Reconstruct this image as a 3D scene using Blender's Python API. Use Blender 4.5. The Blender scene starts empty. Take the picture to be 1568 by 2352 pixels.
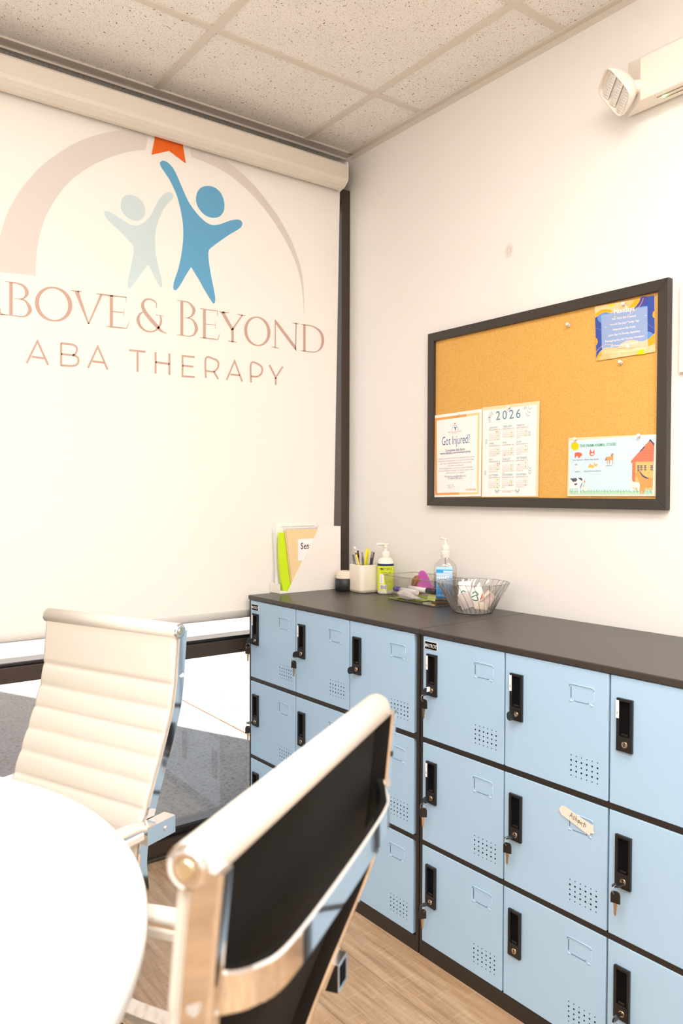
import bpy, bmesh, math, random
from mathutils import Vector, Matrix
random.seed(7)
PI = math.pi
scene = bpy.context.scene
COL = scene.collection

# ------------------------------------------------------------------ camera
FPX = 1781.3
CAM = Vector((-1.9299, -2.5477, 1.2743))
YAW, PITCH, ROLL = 0.6436, -0.0234, 0.0026
fw = Vector((math.sin(YAW)*math.cos(PITCH), math.cos(YAW)*math.cos(PITCH), math.sin(PITCH)))
rt0 = Vector((math.cos(YAW), -math.sin(YAW), 0)); up0 = rt0.cross(fw)
rt = math.cos(ROLL)*rt0 + math.sin(ROLL)*up0
up = -math.sin(ROLL)*rt0 + math.cos(ROLL)*up0
cd = bpy.data.cameras.new('camera'); cam = bpy.data.objects.new('camera', cd); COL.objects.link(cam)
cam.matrix_world = Matrix(((rt.x, up.x, -fw.x, CAM.x), (rt.y, up.y, -fw.y, CAM.y), (rt.z, up.z, -fw.z, CAM.z), (0, 0, 0, 1)))
cd.sensor_fit = 'HORIZONTAL'; cd.sensor_width = 24.0; cd.lens = 24.0*FPX/1568
cd.clip_start = 0.02; cd.clip_end = 200
cd.dof.use_dof = True; cd.dof.focus_distance = 2.25; cd.dof.aperture_fstop = 5.0
scene.camera = cam

def ray(u, v): return fw + rt*((u-784)/FPX) - up*((v-1176)/FPX)
def onX(u, v, x): d = ray(u, v); return CAM + d*((x-CAM.x)/d.x)
def onY(u, v, y): d = ray(u, v); return CAM + d*((y-CAM.y)/d.y)
def onZ(u, v, z): d = ray(u, v); return CAM + d*((z-CAM.z)/d.z)

# ------------------------------------------------------------------ colour management, world, sun
vs = scene.view_settings
vs.view_transform = 'Standard'; vs.look = 'None'; vs.gamma = 1; vs.exposure = 0.10; vs.use_curve_mapping = False
LAMP_POWER = 17.5
FILL_UPLIGHT_POWER = 125.0
SKY_STRENGTH = 0.42
SUN_STRENGTH = 22.0

world = bpy.data.worlds.new('sky'); scene.world = world; world.use_nodes = True
wn = world.node_tree; wn.nodes.clear()
wo = wn.nodes.new('ShaderNodeOutputWorld'); wb = wn.nodes.new('ShaderNodeBackground'); ws = wn.nodes.new('ShaderNodeTexSky')
ws.sky_type = 'NISHITA'; ws.sun_disc = False; ws.sun_elevation = math.radians(36); ws.sun_rotation = math.radians(160)
wb.inputs['Strength'].default_value = SKY_STRENGTH
hs = wn.nodes.new('ShaderNodeHueSaturation'); hs.inputs['Saturation'].default_value = .30
wn.links.new(ws.outputs[0], hs.inputs['Color']); wn.links.new(hs.outputs[0], wb.inputs[0]); wn.links.new(wb.outputs[0], wo.inputs[0])
sl = bpy.data.lights.new('sun', 'SUN'); so = bpy.data.objects.new('sun', sl); COL.objects.link(so)
sl.energy = SUN_STRENGTH; sl.angle = math.radians(0.6); sl.color = (1, 0.95, 0.88)
el = math.radians(36)
sd = Vector((-0.40*math.cos(el), 0.917*math.cos(el), -math.sin(el)))
so.rotation_euler = sd.to_track_quat('-Z', 'Y').to_euler(); so.location = (3, -4, 8)

# ------------------------------------------------------------------ materials
def s2l(c):
    return tuple(((x/255)/12.92 if x/255 <= .04045 else ((x/255+.055)/1.055)**2.4) for x in c)
MATS = {}
def mat(name, col=(0.8, 0.8, 0.8), rough=0.5, metal=0.0, spec=0.5, srgb=None, **kw):
    if name in MATS: return MATS[name]
    m = bpy.data.materials.new(name); m.use_nodes = True
    b = m.node_tree.nodes['Principled BSDF']
    if srgb: col = s2l(srgb)
    b.inputs['Base Color'].default_value = (*col[:3], 1)
    b.inputs['Roughness'].default_value = rough; b.inputs['Metallic'].default_value = metal
    b.inputs['Specular IOR Level'].default_value = spec
    for k, v in kw.items(): b.inputs[k.replace('_', ' ')].default_value = v
    m.diffuse_color = (*col[:3], 1)
    MATS[name] = m
    return m
def nodes(m): return m.node_tree.nodes, m.node_tree.links, m.node_tree.nodes['Principled BSDF']
def texco(m, out='Object', scale=(1, 1, 1)):
    n, l, b = nodes(m)
    tc = n.new('ShaderNodeTexCoord'); mp = n.new('ShaderNodeMapping'); mp.inputs['Scale'].default_value = scale
    l.new(tc.outputs[out], mp.inputs[0]); return mp.outputs[0]
def noise(m, vec, scale, detail=2, rough=.5, dist=0):
    n, l, b = nodes(m); t = n.new('ShaderNodeTexNoise'); t.inputs['Scale'].default_value = scale
    t.inputs['Detail'].default_value = detail; t.inputs['Roughness'].default_value = rough; t.inputs['Distortion'].default_value = dist
    l.new(vec, t.inputs['Vector']); return t.outputs['Fac']
def ramp(m, fac, stops):
    n, l, b = nodes(m); r = n.new('ShaderNodeValToRGB'); e = r.color_ramp.elements
    e[0].position, e[0].color = stops[0][0], (*stops[0][1], 1); e[1].position, e[1].color = stops[-1][0], (*stops[-1][1], 1)
    for p, c in stops[1:-1]:
        x = e.new(p); x.color = (*c, 1)
    l.new(fac, r.inputs[0]); return r.outputs[0]
def mixc(m, fac, a, b_, mode='MIX'):
    n, l, b = nodes(m); x = n.new('ShaderNodeMix'); x.data_type = 'RGBA'; x.blend_type = mode
    for s, v in ((x.inputs[0], fac), (x.inputs[6], a), (x.inputs[7], b_)):
        if isinstance(v, (int, float)): s.default_value = v
        elif isinstance(v, tuple): s.default_value = (*v[:3], 1)
        else: l.new(v, s)
    return x.outputs[2]
def bump(m, h, strength=.2, dist=.002):
    n, l, b = nodes(m); x = n.new('ShaderNodeBump'); x.inputs['Strength'].default_value = strength; x.inputs['Distance'].default_value = dist
    l.new(h, x.inputs['Height']); l.new(x.outputs[0], b.inputs['Normal'])
def setcol(m, c):
    n, l, b = nodes(m); l.new(c, b.inputs['Base Color'])

M_WALL = mat('wall_paint', (.86, .80, .73), .75, spec=.25)
v = texco(M_WALL); bump(M_WALL, noise(M_WALL, v, 420, 3), .12, .001)
setcol(M_WALL, ramp(M_WALL, noise(M_WALL, v, 1.3, 3), [(.3, (.85, .82, .785)), (.7, (.87, .84, .805))]))
M_CEIL = mat('ceiling_tile', (.8, .74, .66), .95, spec=.1)
v = texco(M_CEIL)
n_, l_, b_ = nodes(M_CEIL)
base = ramp(M_CEIL, noise(M_CEIL, v, 9, 4), [(.3, (.84, .81, .77)), (.7, (.88, .85, .81))])
dn = n_.new('ShaderNodeTexNoise'); dn.inputs['Scale'].default_value = 55; l_.new(v, dn.inputs['Vector'])
dm = n_.new('ShaderNodeVectorMath'); dm.operation = 'SCALE'; dm.inputs[3].default_value = .028; l_.new(dn.outputs['Color'], dm.inputs[0])
da = n_.new('ShaderNodeVectorMath'); l_.new(v, da.inputs[0]); l_.new(dm.outputs[0], da.inputs[1])
def specks(vec, scale, thr, sx=1, sy=1, rot=0):
    mp = n_.new('ShaderNodeMapping'); mp.inputs['Scale'].default_value = (sx, sy, 1); mp.inputs['Rotation'].default_value = (0, 0, rot); l_.new(vec, mp.inputs[0])
    vo = n_.new('ShaderNodeTexVoronoi'); vo.inputs['Scale'].default_value = scale; l_.new(mp.outputs[0], vo.inputs['Vector'])
    lt = n_.new('ShaderNodeMath'); lt.operation = 'LESS_THAN'; lt.inputs[1].default_value = thr; l_.new(vo.outputs['Distance'], lt.inputs[0])
    sp = n_.new('ShaderNodeSeparateColor'); l_.new(vo.outputs['Color'], sp.inputs[0])
    gt = n_.new('ShaderNodeMath'); gt.operation = 'GREATER_THAN'; gt.inputs[1].default_value = .45; l_.new(sp.outputs[0], gt.inputs[0])
    mu = n_.new('ShaderNodeMath'); mu.operation = 'MULTIPLY'; l_.new(lt.outputs[0], mu.inputs[0]); l_.new(gt.outputs[0], mu.inputs[1])
    return mu.outputs[0]
s1 = specks(da.outputs[0], 95, .15, 1, .40, .5); s2 = specks(da.outputs[0], 95, .145, .42, 1, .9); s3 = specks(v, 260, .27)
c1 = mixc(M_CEIL, s3, base, (.40, .31, .20)); c2 = mixc(M_CEIL, s1, c1, (.22, .155, .09)); c3 = mixc(M_CEIL, s2, c2, (.27, .19, .12)); setcol(M_CEIL, c3)
M_GRID = mat('ceiling_grid_paint', (.70, .645, .575), .45, spec=.3)
M_FLOOR = mat('wood_floor', (.5, .33, .2), .42, spec=.4)
n_, l_, b_ = nodes(M_FLOOR)
tc = n_.new('ShaderNodeTexCoord'); sep = n_.new('ShaderNodeSeparateXYZ'); l_.new(tc.outputs['Object'], sep.inputs[0])
def mth(op, a, b=None):
    x = n_.new('ShaderNodeMath'); x.operation = op
    for i, q in enumerate((a, b)):
        if q is None: continue
        if isinstance(q, (int, float)): x.inputs[i].default_value = q
        else: l_.new(q, x.inputs[i])
    return x.outputs[0]
px_ = mth('DIVIDE', mth('ADD', sep.outputs[0], .64), .182); pi_ = mth('FLOOR', px_)
wn_ = n_.new('ShaderNodeTexWhiteNoise'); wn_.noise_dimensions = '1D'; l_.new(pi_, wn_.inputs['W'])
py_ = mth('DIVIDE', mth('ADD', sep.outputs[1], mth('MULTIPLY', wn_.outputs['Value'], 1.2)), 1.22); pj_ = mth('FLOOR', py_)
cm = n_.new('ShaderNodeCombineXYZ'); l_.new(pi_, cm.inputs[0]); l_.new(pj_, cm.inputs[1])
w2 = n_.new('ShaderNodeTexWhiteNoise'); w2.noise_dimensions = '2D'; l_.new(cm.outputs[0], w2.inputs['Vector'])
off = n_.new('ShaderNodeVectorMath'); off.operation = 'MULTIPLY_ADD'; l_.new(w2.outputs['Color'], off.inputs[0]); off.inputs[1].default_value = (7, 7, 7); l_.new(tc.outputs['Object'], off.inputs[2])
mpf = n_.new('ShaderNodeMapping'); mpf.inputs['Scale'].default_value = (1, .07, 1); l_.new(off.outputs[0], mpf.inputs[0])
g1 = noise(M_FLOOR, mpf.outputs[0], 60, 6, .65, .4)
mpg = n_.new('ShaderNodeMapping'); mpg.inputs['Scale'].default_value = (1, .22, 1); l_.new(off.outputs[0], mpg.inputs[0])
g2 = noise(M_FLOOR, mpg.outputs[0], 9, 4, .6, 1.2)
mph = n_.new('ShaderNodeMapping'); mph.inputs['Scale'].default_value = (.12, 1, 1); mph.inputs['Rotation'].default_value = (0, 0, .15); l_.new(off.outputs[0], mph.inputs[0])
g3 = noise(M_FLOOR, mph.outputs[0], 110, 3, .6, .3)
fc = ramp(M_FLOOR, g1, [(.34, (.19, .11, .055)), (.48, (.40, .255, .145)), (.66, (.56, .40, .255))])
fc = mixc(M_FLOOR, .5, fc, ramp(M_FLOOR, g2, [(.3, (.30, .185, .105)), (.5, (.44, .28, .155)), (.7, (.56, .41, .28))]))
fc = mixc(M_FLOOR, mth('MULTIPLY', mth('GREATER_THAN', g3, .60), .13), fc, (.72, .60, .45))
tone = ramp(M_FLOOR, w2.outputs['Value'], [(0, (.86, .86, .88)), (1, (1.08, 1.04, 1.0))])
fc = mixc(M_FLOOR, 1.0, fc, tone, 'MULTIPLY')
fx = mth('FRACT', px_); fy = mth('FRACT', py_)
seam = mth('MAXIMUM', mth('MAXIMUM', mth('LESS_THAN', fx, .010), mth('GREATER_THAN', fx, .992)), mth('LESS_THAN', fy, .0016))
setcol(M_FLOOR, mixc(M_FLOOR, mth('MULTIPLY', seam, .55), fc, (.16, .10, .06))); bump(M_FLOOR, g1, .15, .001)

M_SHADE = bpy.data.materials.new('roller_shade_fabric'); M_SHADE.use_nodes = True; MATS['roller_shade_fabric'] = M_SHADE
def fabric(m, colr, trans):
    n = m.node_tree.nodes; l = m.node_tree.links; n.clear()
    o = n.new('ShaderNodeOutputMaterial'); mx = n.new('ShaderNodeMixShader'); mx.inputs[0].default_value = trans
    d = n.new('ShaderNodeBsdfDiffuse'); t = n.new('ShaderNodeBsdfTranslucent')
    d.inputs[0].default_value = (*colr, 1); t.inputs[0].default_value = (*colr, 1)
    l.new(d.outputs[0], mx.inputs[1]); l.new(t.outputs[0], mx.inputs[2]); l.new(mx.outputs[0], o.inputs[0])
    m.diffuse_color = (*colr, 1)
    return d, t
fabric(M_SHADE, (.90, .86, .80), .18)
def printed(name, rgb):
    m = bpy.data.materials.new(name); m.use_nodes = True; c_ = s2l(rgb); fabric(m, (c_[0]/1.12, c_[1]/1.03, min(.9, c_[2]/.96)), .18); return m
P_BLUE = printed('print_blue', (120, 182, 214)); P_LIGHT = printed('print_pale_blue', (226, 234, 231)); P_ARC = printed('print_blush', (243, 226, 214))
P_TEXT = printed('print_rose', (222, 182, 162)); P_STAR = printed('print_orange', (255, 118, 50))
M_CASS = mat('shade_cassette_paint', (.74, .68, .60), .4)
M_CAP = mat('cassette_end_plastic', (.80, .76, .72), .35)
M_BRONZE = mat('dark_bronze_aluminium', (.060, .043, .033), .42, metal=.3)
M_BEAD = mat('black_gasket', (.01, .01, .012), .3)
M_BLACK = mat('black_powder_coat', (.022, .0165, .013), .42, spec=.5)
M_TOP = mat('black_locker_top', (.04, .032, .027), .36, spec=.6)
bump(M_TOP, noise(M_TOP, texco(M_TOP), 900, 2), .06, .0004)
M_BLUE = mat('light_blue_powder_coat', (.41, .60, .80), .42, spec=.35)
bump(M_BLUE, noise(M_BLUE, texco(M_BLUE), 700, 2), .04, .0004)
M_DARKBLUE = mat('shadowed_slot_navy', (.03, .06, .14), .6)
M_HOLE = mat('hole_black', (.004, .004, .005), .9, spec=.1)
M_PLASTIC = mat('black_plastic', (.012, .011, .011), .33)
M_BRASS = mat('nickel_brass', (.62, .52, .40), .25, metal=1)
M_STEEL = mat('steel', (.7, .68, .64), .2, metal=1)
M_CHROME = mat('chrome', (.86, .86, .86), .06, metal=1)
M_LEATHER = mat('white_leather', (.72, .665, .59), .40, spec=.4)
bump(M_LEATHER, noise(M_LEATHER, texco(M_LEATHER), 350, 3), .06, .0006)
M_MESHB = mat('black_backing_fabric', (.011, .010, .009), .85, spec=.15)
bump(M_MESHB, noise(M_MESHB, texco(M_MESHB), 900, 2), .4, .001)
M_TABLE = mat('white_laminate', (.74, .72, .69), .35, spec=.4)
M_EDGE = mat('white_table_edge', (.90, .84, .75), .5)
M_FRAMEB = mat('black_satin_frame', (.036, .029, .024), .38)
M_CORK = mat('cork', (.85, .45, .09), .85, spec=.15)
v = texco(M_CORK)
setcol(M_CORK, mixc(M_CORK, .5, ramp(M_CORK, noise(M_CORK, v, 330, 5, .7), [(.35, (.58, .25, .03)), (.5, (.73, .375, .07)), (.66, (.84, .55, .20))]),
                    ramp(M_CORK, noise(M_CORK, v, 1200, 2), [(.35, (.55, .24, .03)), (.62, (.88, .59, .22))])))
M_PAPER = mat('white_paper', (.94, .92, .90), .6)
M_LAM = mat('clear_laminate', (.95, .72, .45), .15, spec=.5)
M_WHITEP = mat('white_plastic', (.90, .82, .73), .35)
M_CREAM = mat('cream_ceramic', (.84, .76, .66), .3)
M_CONC = mat('concrete', (.42, .40, .39), .85, spec=.2)
v = texco(M_CONC)
cc = ramp(M_CONC, noise(M_CONC, v, 60, 6, .75, .6), [(.38, (.06, .055, .05)), (.46, (.26, .25, .24)), (.62, (.35, .335, .325))])
setcol(M_CONC, mixc(M_CONC, .4, cc, ramp(M_CONC, noise(M_CONC, v, 4, 4), [(.3, (.26, .245, .235)), (.7, (.38, .36, .345))])))

def glass(name, tint=(1, 1, 1), ior=1.5, rough=0.0, gain=1.0):
    m = bpy.data.materials.new(name); m.use_nodes = True; n = m.node_tree.nodes; l = m.node_tree.links; n.clear()
    o = n.new('ShaderNodeOutputMaterial'); mx = n.new('ShaderNodeMixShader'); f = n.new('ShaderNodeFresnel'); f.inputs[0].default_value = ior
    t = n.new('ShaderNodeBsdfTransparent'); g = n.new('ShaderNodeBsdfGlossy'); t.inputs[0].default_value = (*tint, 1); g.inputs['Roughness'].default_value = rough
    k = n.new('ShaderNodeMath'); k.operation = 'MULTIPLY'; k.inputs[1].default_value = gain; k.use_clamp = True
    ge = n.new('ShaderNodeNewGeometry'); io = n.new('ShaderNodeMapRange'); io.inputs[3].default_value = ior; io.inputs[4].default_value = 1/ior
    l.new(ge.outputs['Backfacing'], io.inputs[0]); l.new(io.outputs[0], f.inputs[0])
    l.new(f.outputs[0], k.inputs[0]); l.new(k.outputs[0], mx.inputs[0]); l.new(t.outputs[0], mx.inputs[1]); l.new(g.outputs[0], mx.inputs[2]); l.new(mx.outputs[0], o.inputs[0])
    return m
M_GLASS = glass('window_glass', (.90, .92, .92), 1.6, 0, 3.2)
M_CLEAR = glass('clear_plastic', (.97, .965, .96), 1.5, .03, 2.0)
M_RIM = glass('clear_plastic_rim', (.86, .85, .83), 1.5, .03, 2.2)
M_RIDGE = glass('clear_plastic_ridge', (.76, .74, .74), 1.5, .03, 2.6)
M_LIQ = glass('clear_gel', (.93, .90, .86), 1.33, .02, 1.0)
def emis(name, col, s):
    m = bpy.data.materials.new(name); m.use_nodes = True; n = m.node_tree.nodes; l = m.node_tree.links; n.clear()
    o = n.new('ShaderNodeOutputMaterial'); e = n.new('ShaderNodeEmission'); e.inputs[0].default_value = (*col, 1); e.inputs[1].default_value = s
    l.new(e.outputs[0], o.inputs[0]); return m
M_LAMP = emis('troffer_diffuser', (1, .975, .945), LAMP_POWER)
M_UP = emis('added_uplight_diffuser', (1, .965, .92), FILL_UPLIGHT_POWER)
M_LED = emis('green_led', (.2, 1, .35), 14)
def flat(name, rgb=None, rough=.6): return mat('ink_'+name, srgb=rgb, rough=rough, spec=.2)

# ------------------------------------------------------------------ builders
def props(o, label=None, cat=None, group=None, kind=None):
    if label: o['label'] = label
    if cat: o['category'] = cat
    if group: o['group'] = group
    if kind: o['kind'] = kind
    return o
def wm(o):
    m = o.matrix_basis.copy()
    while o.parent: o = o.parent; m = o.matrix_basis @ m
    return m
def empty(name, loc=(0, 0, 0), rz=0, parent=None, **kw):
    o = bpy.data.objects.new(name, None); COL.objects.link(o); o.location = loc; o.rotation_euler = (0, 0, rz)
    o.empty_display_size = .05; o.parent = parent; return props(o, **kw)
def crom(pts, closed=False, n=6):
    out = []; N = len(pts); D = len(pts[0])
    rng = range(N) if closed else range(N-1)
    for i in rng:
        g = (lambda k: pts[k % N]) if closed else (lambda k: pts[max(0, min(N-1, k))])
        a, b, c, d = g(i-1), g(i), g(i+1), g(i+2)
        for j in range(n):
            t = j/n
            out.append(tuple(.5*(2*b[k]+(c[k]-a[k])*t+(2*a[k]-5*b[k]+4*c[k]-d[k])*t*t+(3*b[k]-a[k]-3*c[k]+d[k])*t**3) for k in range(D)))
    if not closed: out.append(tuple(pts[-1]))
    return out
class MB:
    def __init__(s): s.bm = bmesh.new(); s.mats = []; s.T = None
    def mi(s, m):
        if m is None: return 0
        if m not in s.mats: s.mats.append(m)
        return s.mats.index(m)
    def verts(s, pts): return [s.bm.verts.new(s.T @ Vector(p) if s.T else Vector(p)) for p in pts]
    def face(s, vs_, m, smooth=False):
        try: f = s.bm.faces.new(vs_)
        except ValueError: return None
        f.material_index = s.mi(m); f.smooth = smooth; return f
    def poly(s, pts, m=None): return s.face(s.verts(pts), m)
    def box(s, x0, x1, y0, y1, z0, z1, m=None):
        v = s.verts([(x, y, z) for x in (x0, x1) for y in (y0, y1) for z in (z0, z1)])
        for q in ((0, 1, 3, 2), (4, 6, 7, 5), (0, 4, 5, 1), (2, 3, 7, 6), (0, 2, 6, 4), (1, 5, 7, 3)): s.face([v[i] for i in q], m)
        return s
    def prism(s, pts, off, m=None, smooth=False):          # pts: 3D ring, off: extrusion vector
        off = Vector(off); a = s.verts(pts); b = s.verts([Vector(p)+off for p in pts]); n = len(pts)
        s.face(a[::-1], m); s.face(b, m)
        for i in range(n): s.face([a[i], a[(i+1) % n], b[(i+1) % n], b[i]], m, smooth)
        return s
    def rings(s, rings, m=None, cap=True, smooth=True, closed=False, wrap=True):
        R = [s.verts(r) for r in rings]; n = len(R[0])
        for a, b in zip(R, R[1:]+([R[0]] if closed else [])):
            for i in range(n if wrap else n-1): s.face([a[i], a[(i+1) % n], b[(i+1) % n], b[i]], m, smooth)
        if cap and not closed: s.face(R[0][::-1], m); s.face(R[-1], m)
        return s
    def cyl(s, a, b, r0, r1=None, n=20, m=None, cap=True):
        a, b = Vector(a), Vector(b); r1 = r0 if r1 is None else r1; d = (b-a).normalized()
        u = d.orthogonal().normalized(); w = d.cross(u)
        rg = [[c+(u*math.cos(2*PI*i/n)+w*math.sin(2*PI*i/n))*r for i in range(n)] for c, r in ((a, r0), (b, r1))]
        return s.rings(rg, m, cap)
    def lathe(s, prof, c=(0, 0, 0), n=32, m=None, sx=1, sy=1, cap=False, rot=0, power=2):
        rg = []
        for r, z in prof:
            ring = []
            for i in range(n):
                t = 2*PI*i/n+rot; ct, st = math.cos(t), math.sin(t)
                if power != 2:
                    ct = math.copysign(abs(ct)**(2/power), ct); st = math.copysign(abs(st)**(2/power), st)
                ring.append((c[0]+r*sx*ct, c[1]+r*sy*st, c[2]+z))
            rg.append(ring)
        return s.rings(rg, m, cap)
    def tube(s, path, r, n=10, m=None, closed=False, sx=1.0):
        P = [Vector(p) for p in path]; N = len(P); rg = []; u = None
        for i in range(N):
            a = P[(i-1) % N] if (closed or i > 0) else P[0]; b = P[(i+1) % N] if (closed or i < N-1) else P[-1]
            d = (b-a).normalized()
            u = d.orthogonal().normalized() if u is None else (u-d*u.dot(d)).normalized()
            w = d.cross(u); rr = r[i] if isinstance(r, (list, tuple)) else r
            rg.append([P[i]+(u*math.cos(2*PI*k/n)+w*math.sin(2*PI*k/n))*rr for k in range(n)])
        return s.rings(rg, m, not closed, True, closed)
    def band(s, path, side, w, t, m=None, bev=.25):         # flat bar: side = lateral unit vector, w along side, t thickness
        P = [Vector(p) for p in path]; N = len(P); side = Vector(side).normalized(); rg = []
        for i in range(N):
            d = (P[min(i+1, N-1)]-P[max(i-1, 0)]).normalized(); sd_ = (side-d*side.dot(d)).normalized(); nn = d.cross(sd_)
            a, b = w/2, t/2; k = min(a, b)*bev
            rg.append([P[i]+sd_*x+nn*y for x, y in ((-a+k, -b), (a-k, -b), (a, -b+k), (a, b-k), (a-k, b), (-a+k, b), (-a, b-k), (-a, -b+k))])
        return s.rings(rg, m, True, False)
    def sphere(s, c, r, m=None, n=16, sc=(1, 1, 1)):
        prof = [(max(1e-5, math.sin(PI*i/n)), -math.cos(PI*i/n)) for i in range(n+1)]
        rg = [[(c[0]+r*sc[0]*a*math.cos(2*PI*k/n), c[1]+r*sc[1]*a*math.sin(2*PI*k/n), c[2]+r*sc[2]*b) for k in range(n)] for a, b in prof]
        return s.rings(rg, m, True)
    def stroke(s, pts, f, m, w=None, smooth=False, closed=False):   # 2D stroke of varying width mapped by f(x, y) -> 3D
        P = [(p[0], p[1], (p[2] if len(p) > 2 else w)) for p in pts]
        if smooth and len(P) > 2: P = crom(P, closed, 5)
        N = len(P); L = []; R = []
        for i in range(N):
            a = P[(i-1) % N] if (closed or i > 0) else P[0]; b = P[(i+1) % N] if (closed or i < N-1) else P[-1]
            d1 = Vector((P[i][0]-a[0], P[i][1]-a[1])); d2 = Vector((b[0]-P[i][0], b[1]-P[i][1]))
            if d1.length < 1e-6: d1 = d2.copy()
            if d2.length < 1e-6: d2 = d1.copy()
            d1.normalize(); d2.normalize(); d = (d1+d2)
            if d.length < 1e-3: d = d1.copy()
            d.normalize(); k = 1/max(.45, d.dot(d1)); hw = max(1e-6, P[i][2]/2)*k
            L.append(f(P[i][0]-d.y*hw, P[i][1]+d.x*hw)); R.append(f(P[i][0]+d.y*hw, P[i][1]-d.x*hw))
        a = s.verts(L); b = s.verts(R)
        for i in range(N if closed else N-1):
            j = (i+1) % N; s.face([a[i], a[j], b[j], b[i]], m)
        return s
    def shape(s, pts, f, m, smooth=False):
        P = crom(pts, True, 5) if smooth else pts
        s.poly([f(p[0], p[1]) for p in P], m); return s
    def text(s, body, size, f, m, align='CENTER', bold=0.0, spacing=1.0, xs=1.0, shear=0.0):
        for vs_, fs in [text_mesh(body, size, align, bold, spacing, shear)]:
            v = s.verts([f(x*xs, z) for x, z in vs_])
            for q in fs: s.face([v[i] for i in q], m)
        return s
    def build(s, name, m=None, parent=None, bevel=0, seg=2, world=False, solid=0, recalc=True, **kw):
        me = bpy.data.meshes.new(name)
        if recalc: bmesh.ops.recalc_face_normals(s.bm, faces=s.bm.faces)
        if world and parent is not None: s.bm.transform(wm(parent).inverted())
        s.bm.to_mesh(me); s.bm.free()
        for x in (s.mats or [m]): me.materials.append(x)
        if s.mats and m and None in s.mats: pass
        o = bpy.data.objects.new(name, me); COL.objects.link(o); o.parent = parent
        if solid:
            q = o.modifiers.new('solid', 'SOLIDIFY'); q.thickness = solid; q.offset = 0
        if bevel:
            q = o.modifiers.new('bevel', 'BEVEL'); q.width = bevel; q.segments = seg; q.limit_method = 'ANGLE'; q.angle_limit = .7
        return props(o, **kw)
TXT = {}
def text_mesh(body, size, align, bold, spacing, shear):
    key = (body, align, bold, spacing, shear)
    if key not in TXT:
        c = bpy.data.curves.new('t', 'FONT'); c.body = body; c.align_x = align; c.offset = bold; c.space_character = spacing; c.shear = shear; c.resolution_u = 3
        o = bpy.data.objects.new('t', c); COL.objects.link(o); bpy.context.view_layer.update()
        me = bpy.data.meshes.new_from_object(o.evaluated_get(bpy.context.evaluated_depsgraph_get()))
        TXT[key] = ([(p.co.x, p.co.y) for p in me.vertices], [tuple(p.vertices) for p in me.polygons])
        bpy.data.objects.remove(o); bpy.data.curves.remove(c); bpy.data.meshes.remove(me)
    v_, f_ = TXT[key]
    return [(x*size, z*size) for x, z in v_], f_

def struct(name, mb, m, bevel=0, parent=None, **kw):
    return mb.build(name, m, parent, bevel, kind='structure' if parent is None else None, **kw)

# ------------------------------------------------------------------ room shell
HC = 2.644
X0, Y0 = -4.4, -5.4
mb = MB(); mb.box(X0, .2, Y0, .05, -.12, 0); struct('floor', mb, M_FLOOR)
mb = MB(); mb.box(X0, .0, Y0, .08, HC+.003, HC+.02); struct('ceiling', mb, M_CEIL)
mb = MB(); mb.box(0, .16, Y0, .14, -.1, 3.9); wr = struct('wall_right', mb, M_WALL)
mb = MB(); mb.box(X0, .0, Y0-.15, Y0, -.1, 3.9); struct('wall_back', mb, M_WALL)
mb = MB(); mb.box(X0-.15, X0, Y0-.15, .14, -.1, 3.9); struct('wall_left', mb, M_WALL)
mb = MB(); mb.box(X0, 0, .075, .14, 2.50, 3.9); struct('wall_window', mb, M_WALL)
mb = MB(); mb.box(X0-.3, .47, Y0-.3, .16, 3.9, 4.1); struct('trim_1', mb, M_WALL)     # roof slab above the ceiling void
mb = MB(); mb.box(.16, .47, Y0, .16, -.1, 3.9); struct('wall_outside', mb, M_WALL)
mb = MB(); mb.box(0, .012, 0, .03, 0, HC); mb.bm.free()
mb = MB(); mb.box(X0, -.001, .060, .0745, 2.5, 2.612); struct('trim_shadow_strip', mb, M_BRONZE)  # dark board standing in for the shadow in the gap above the cassette
# ceiling grid
GX = [-.227-.613*k for k in range(7)]; GY = [-.462-.614*k for k in range(8)]
k = 2
mb = MB()
for x in GX: mb.box(x-.012, x+.012, Y0, -.045, HC-.002, HC+.004)
struct('trim_2', mb, M_GRID, .0006)
mb = MB()
for y in GY: mb.box(X0, -.02, y-.012, y+.012, HC-.0015, HC+.004)
struct('trim_3', mb, M_GRID, .0006)
mb = MB(); mb.box(X0, 0, -.046, 0, HC-.003, HC+.004); mb.box(X0, 0, -.003, 0, HC-.010, HC); struct('trim_4', mb, M_GRID, .0006)
mb = MB(); mb.box(-.022, 0, Y0, -.04, HC-.003, HC+.003); mb.box(-.002, 0, Y0, -.04, HC-.022, HC-.002); struct('trim_5', mb, M_GRID, .0006)

# ceiling light troffers (in the grid, behind the camera's view)
lampT = None
for i, (gx, gy) in enumerate([(-1.453, -1.690), (-2.679, -1.690), (-1.453, -3.532), (-2.679, -3.532)]):
    r = empty('ceiling_light', (gx+.3065, gy-.614, HC), label=['recessed ceiling light panel over the near chair', 'recessed ceiling light panel over the round table', 'recessed ceiling light panel behind the camera, near the locker wall', 'recessed ceiling light panel behind the camera, far from the lockers'][i], cat='ceiling light', group='recessed ceiling lights')
    if lampT is None:
        f = MB(); f.box(-.30, -.28, -.60, .60, -.006, .0); f.box(.28, .30, -.60, .60, -.006, 0); f.box(-.28, .28, -.60, -.58, -.006, 0); f.box(-.28, .28, .58, .60, -.006, 0)
        fo = f.build('frame', M_GRID, r)
        d = MB(); d.poly([(-.28, -.58, -.003), (.28, -.58, -.003), (.28, .58, -.003), (-.28, .58, -.003)], M_LAMP)
        do = d.build('diffuser', M_LAMP, r); lampT = (fo, do)
    else:
        for q in lampT:
            c = q.copy(); COL.objects.link(c); c.parent = r

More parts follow.
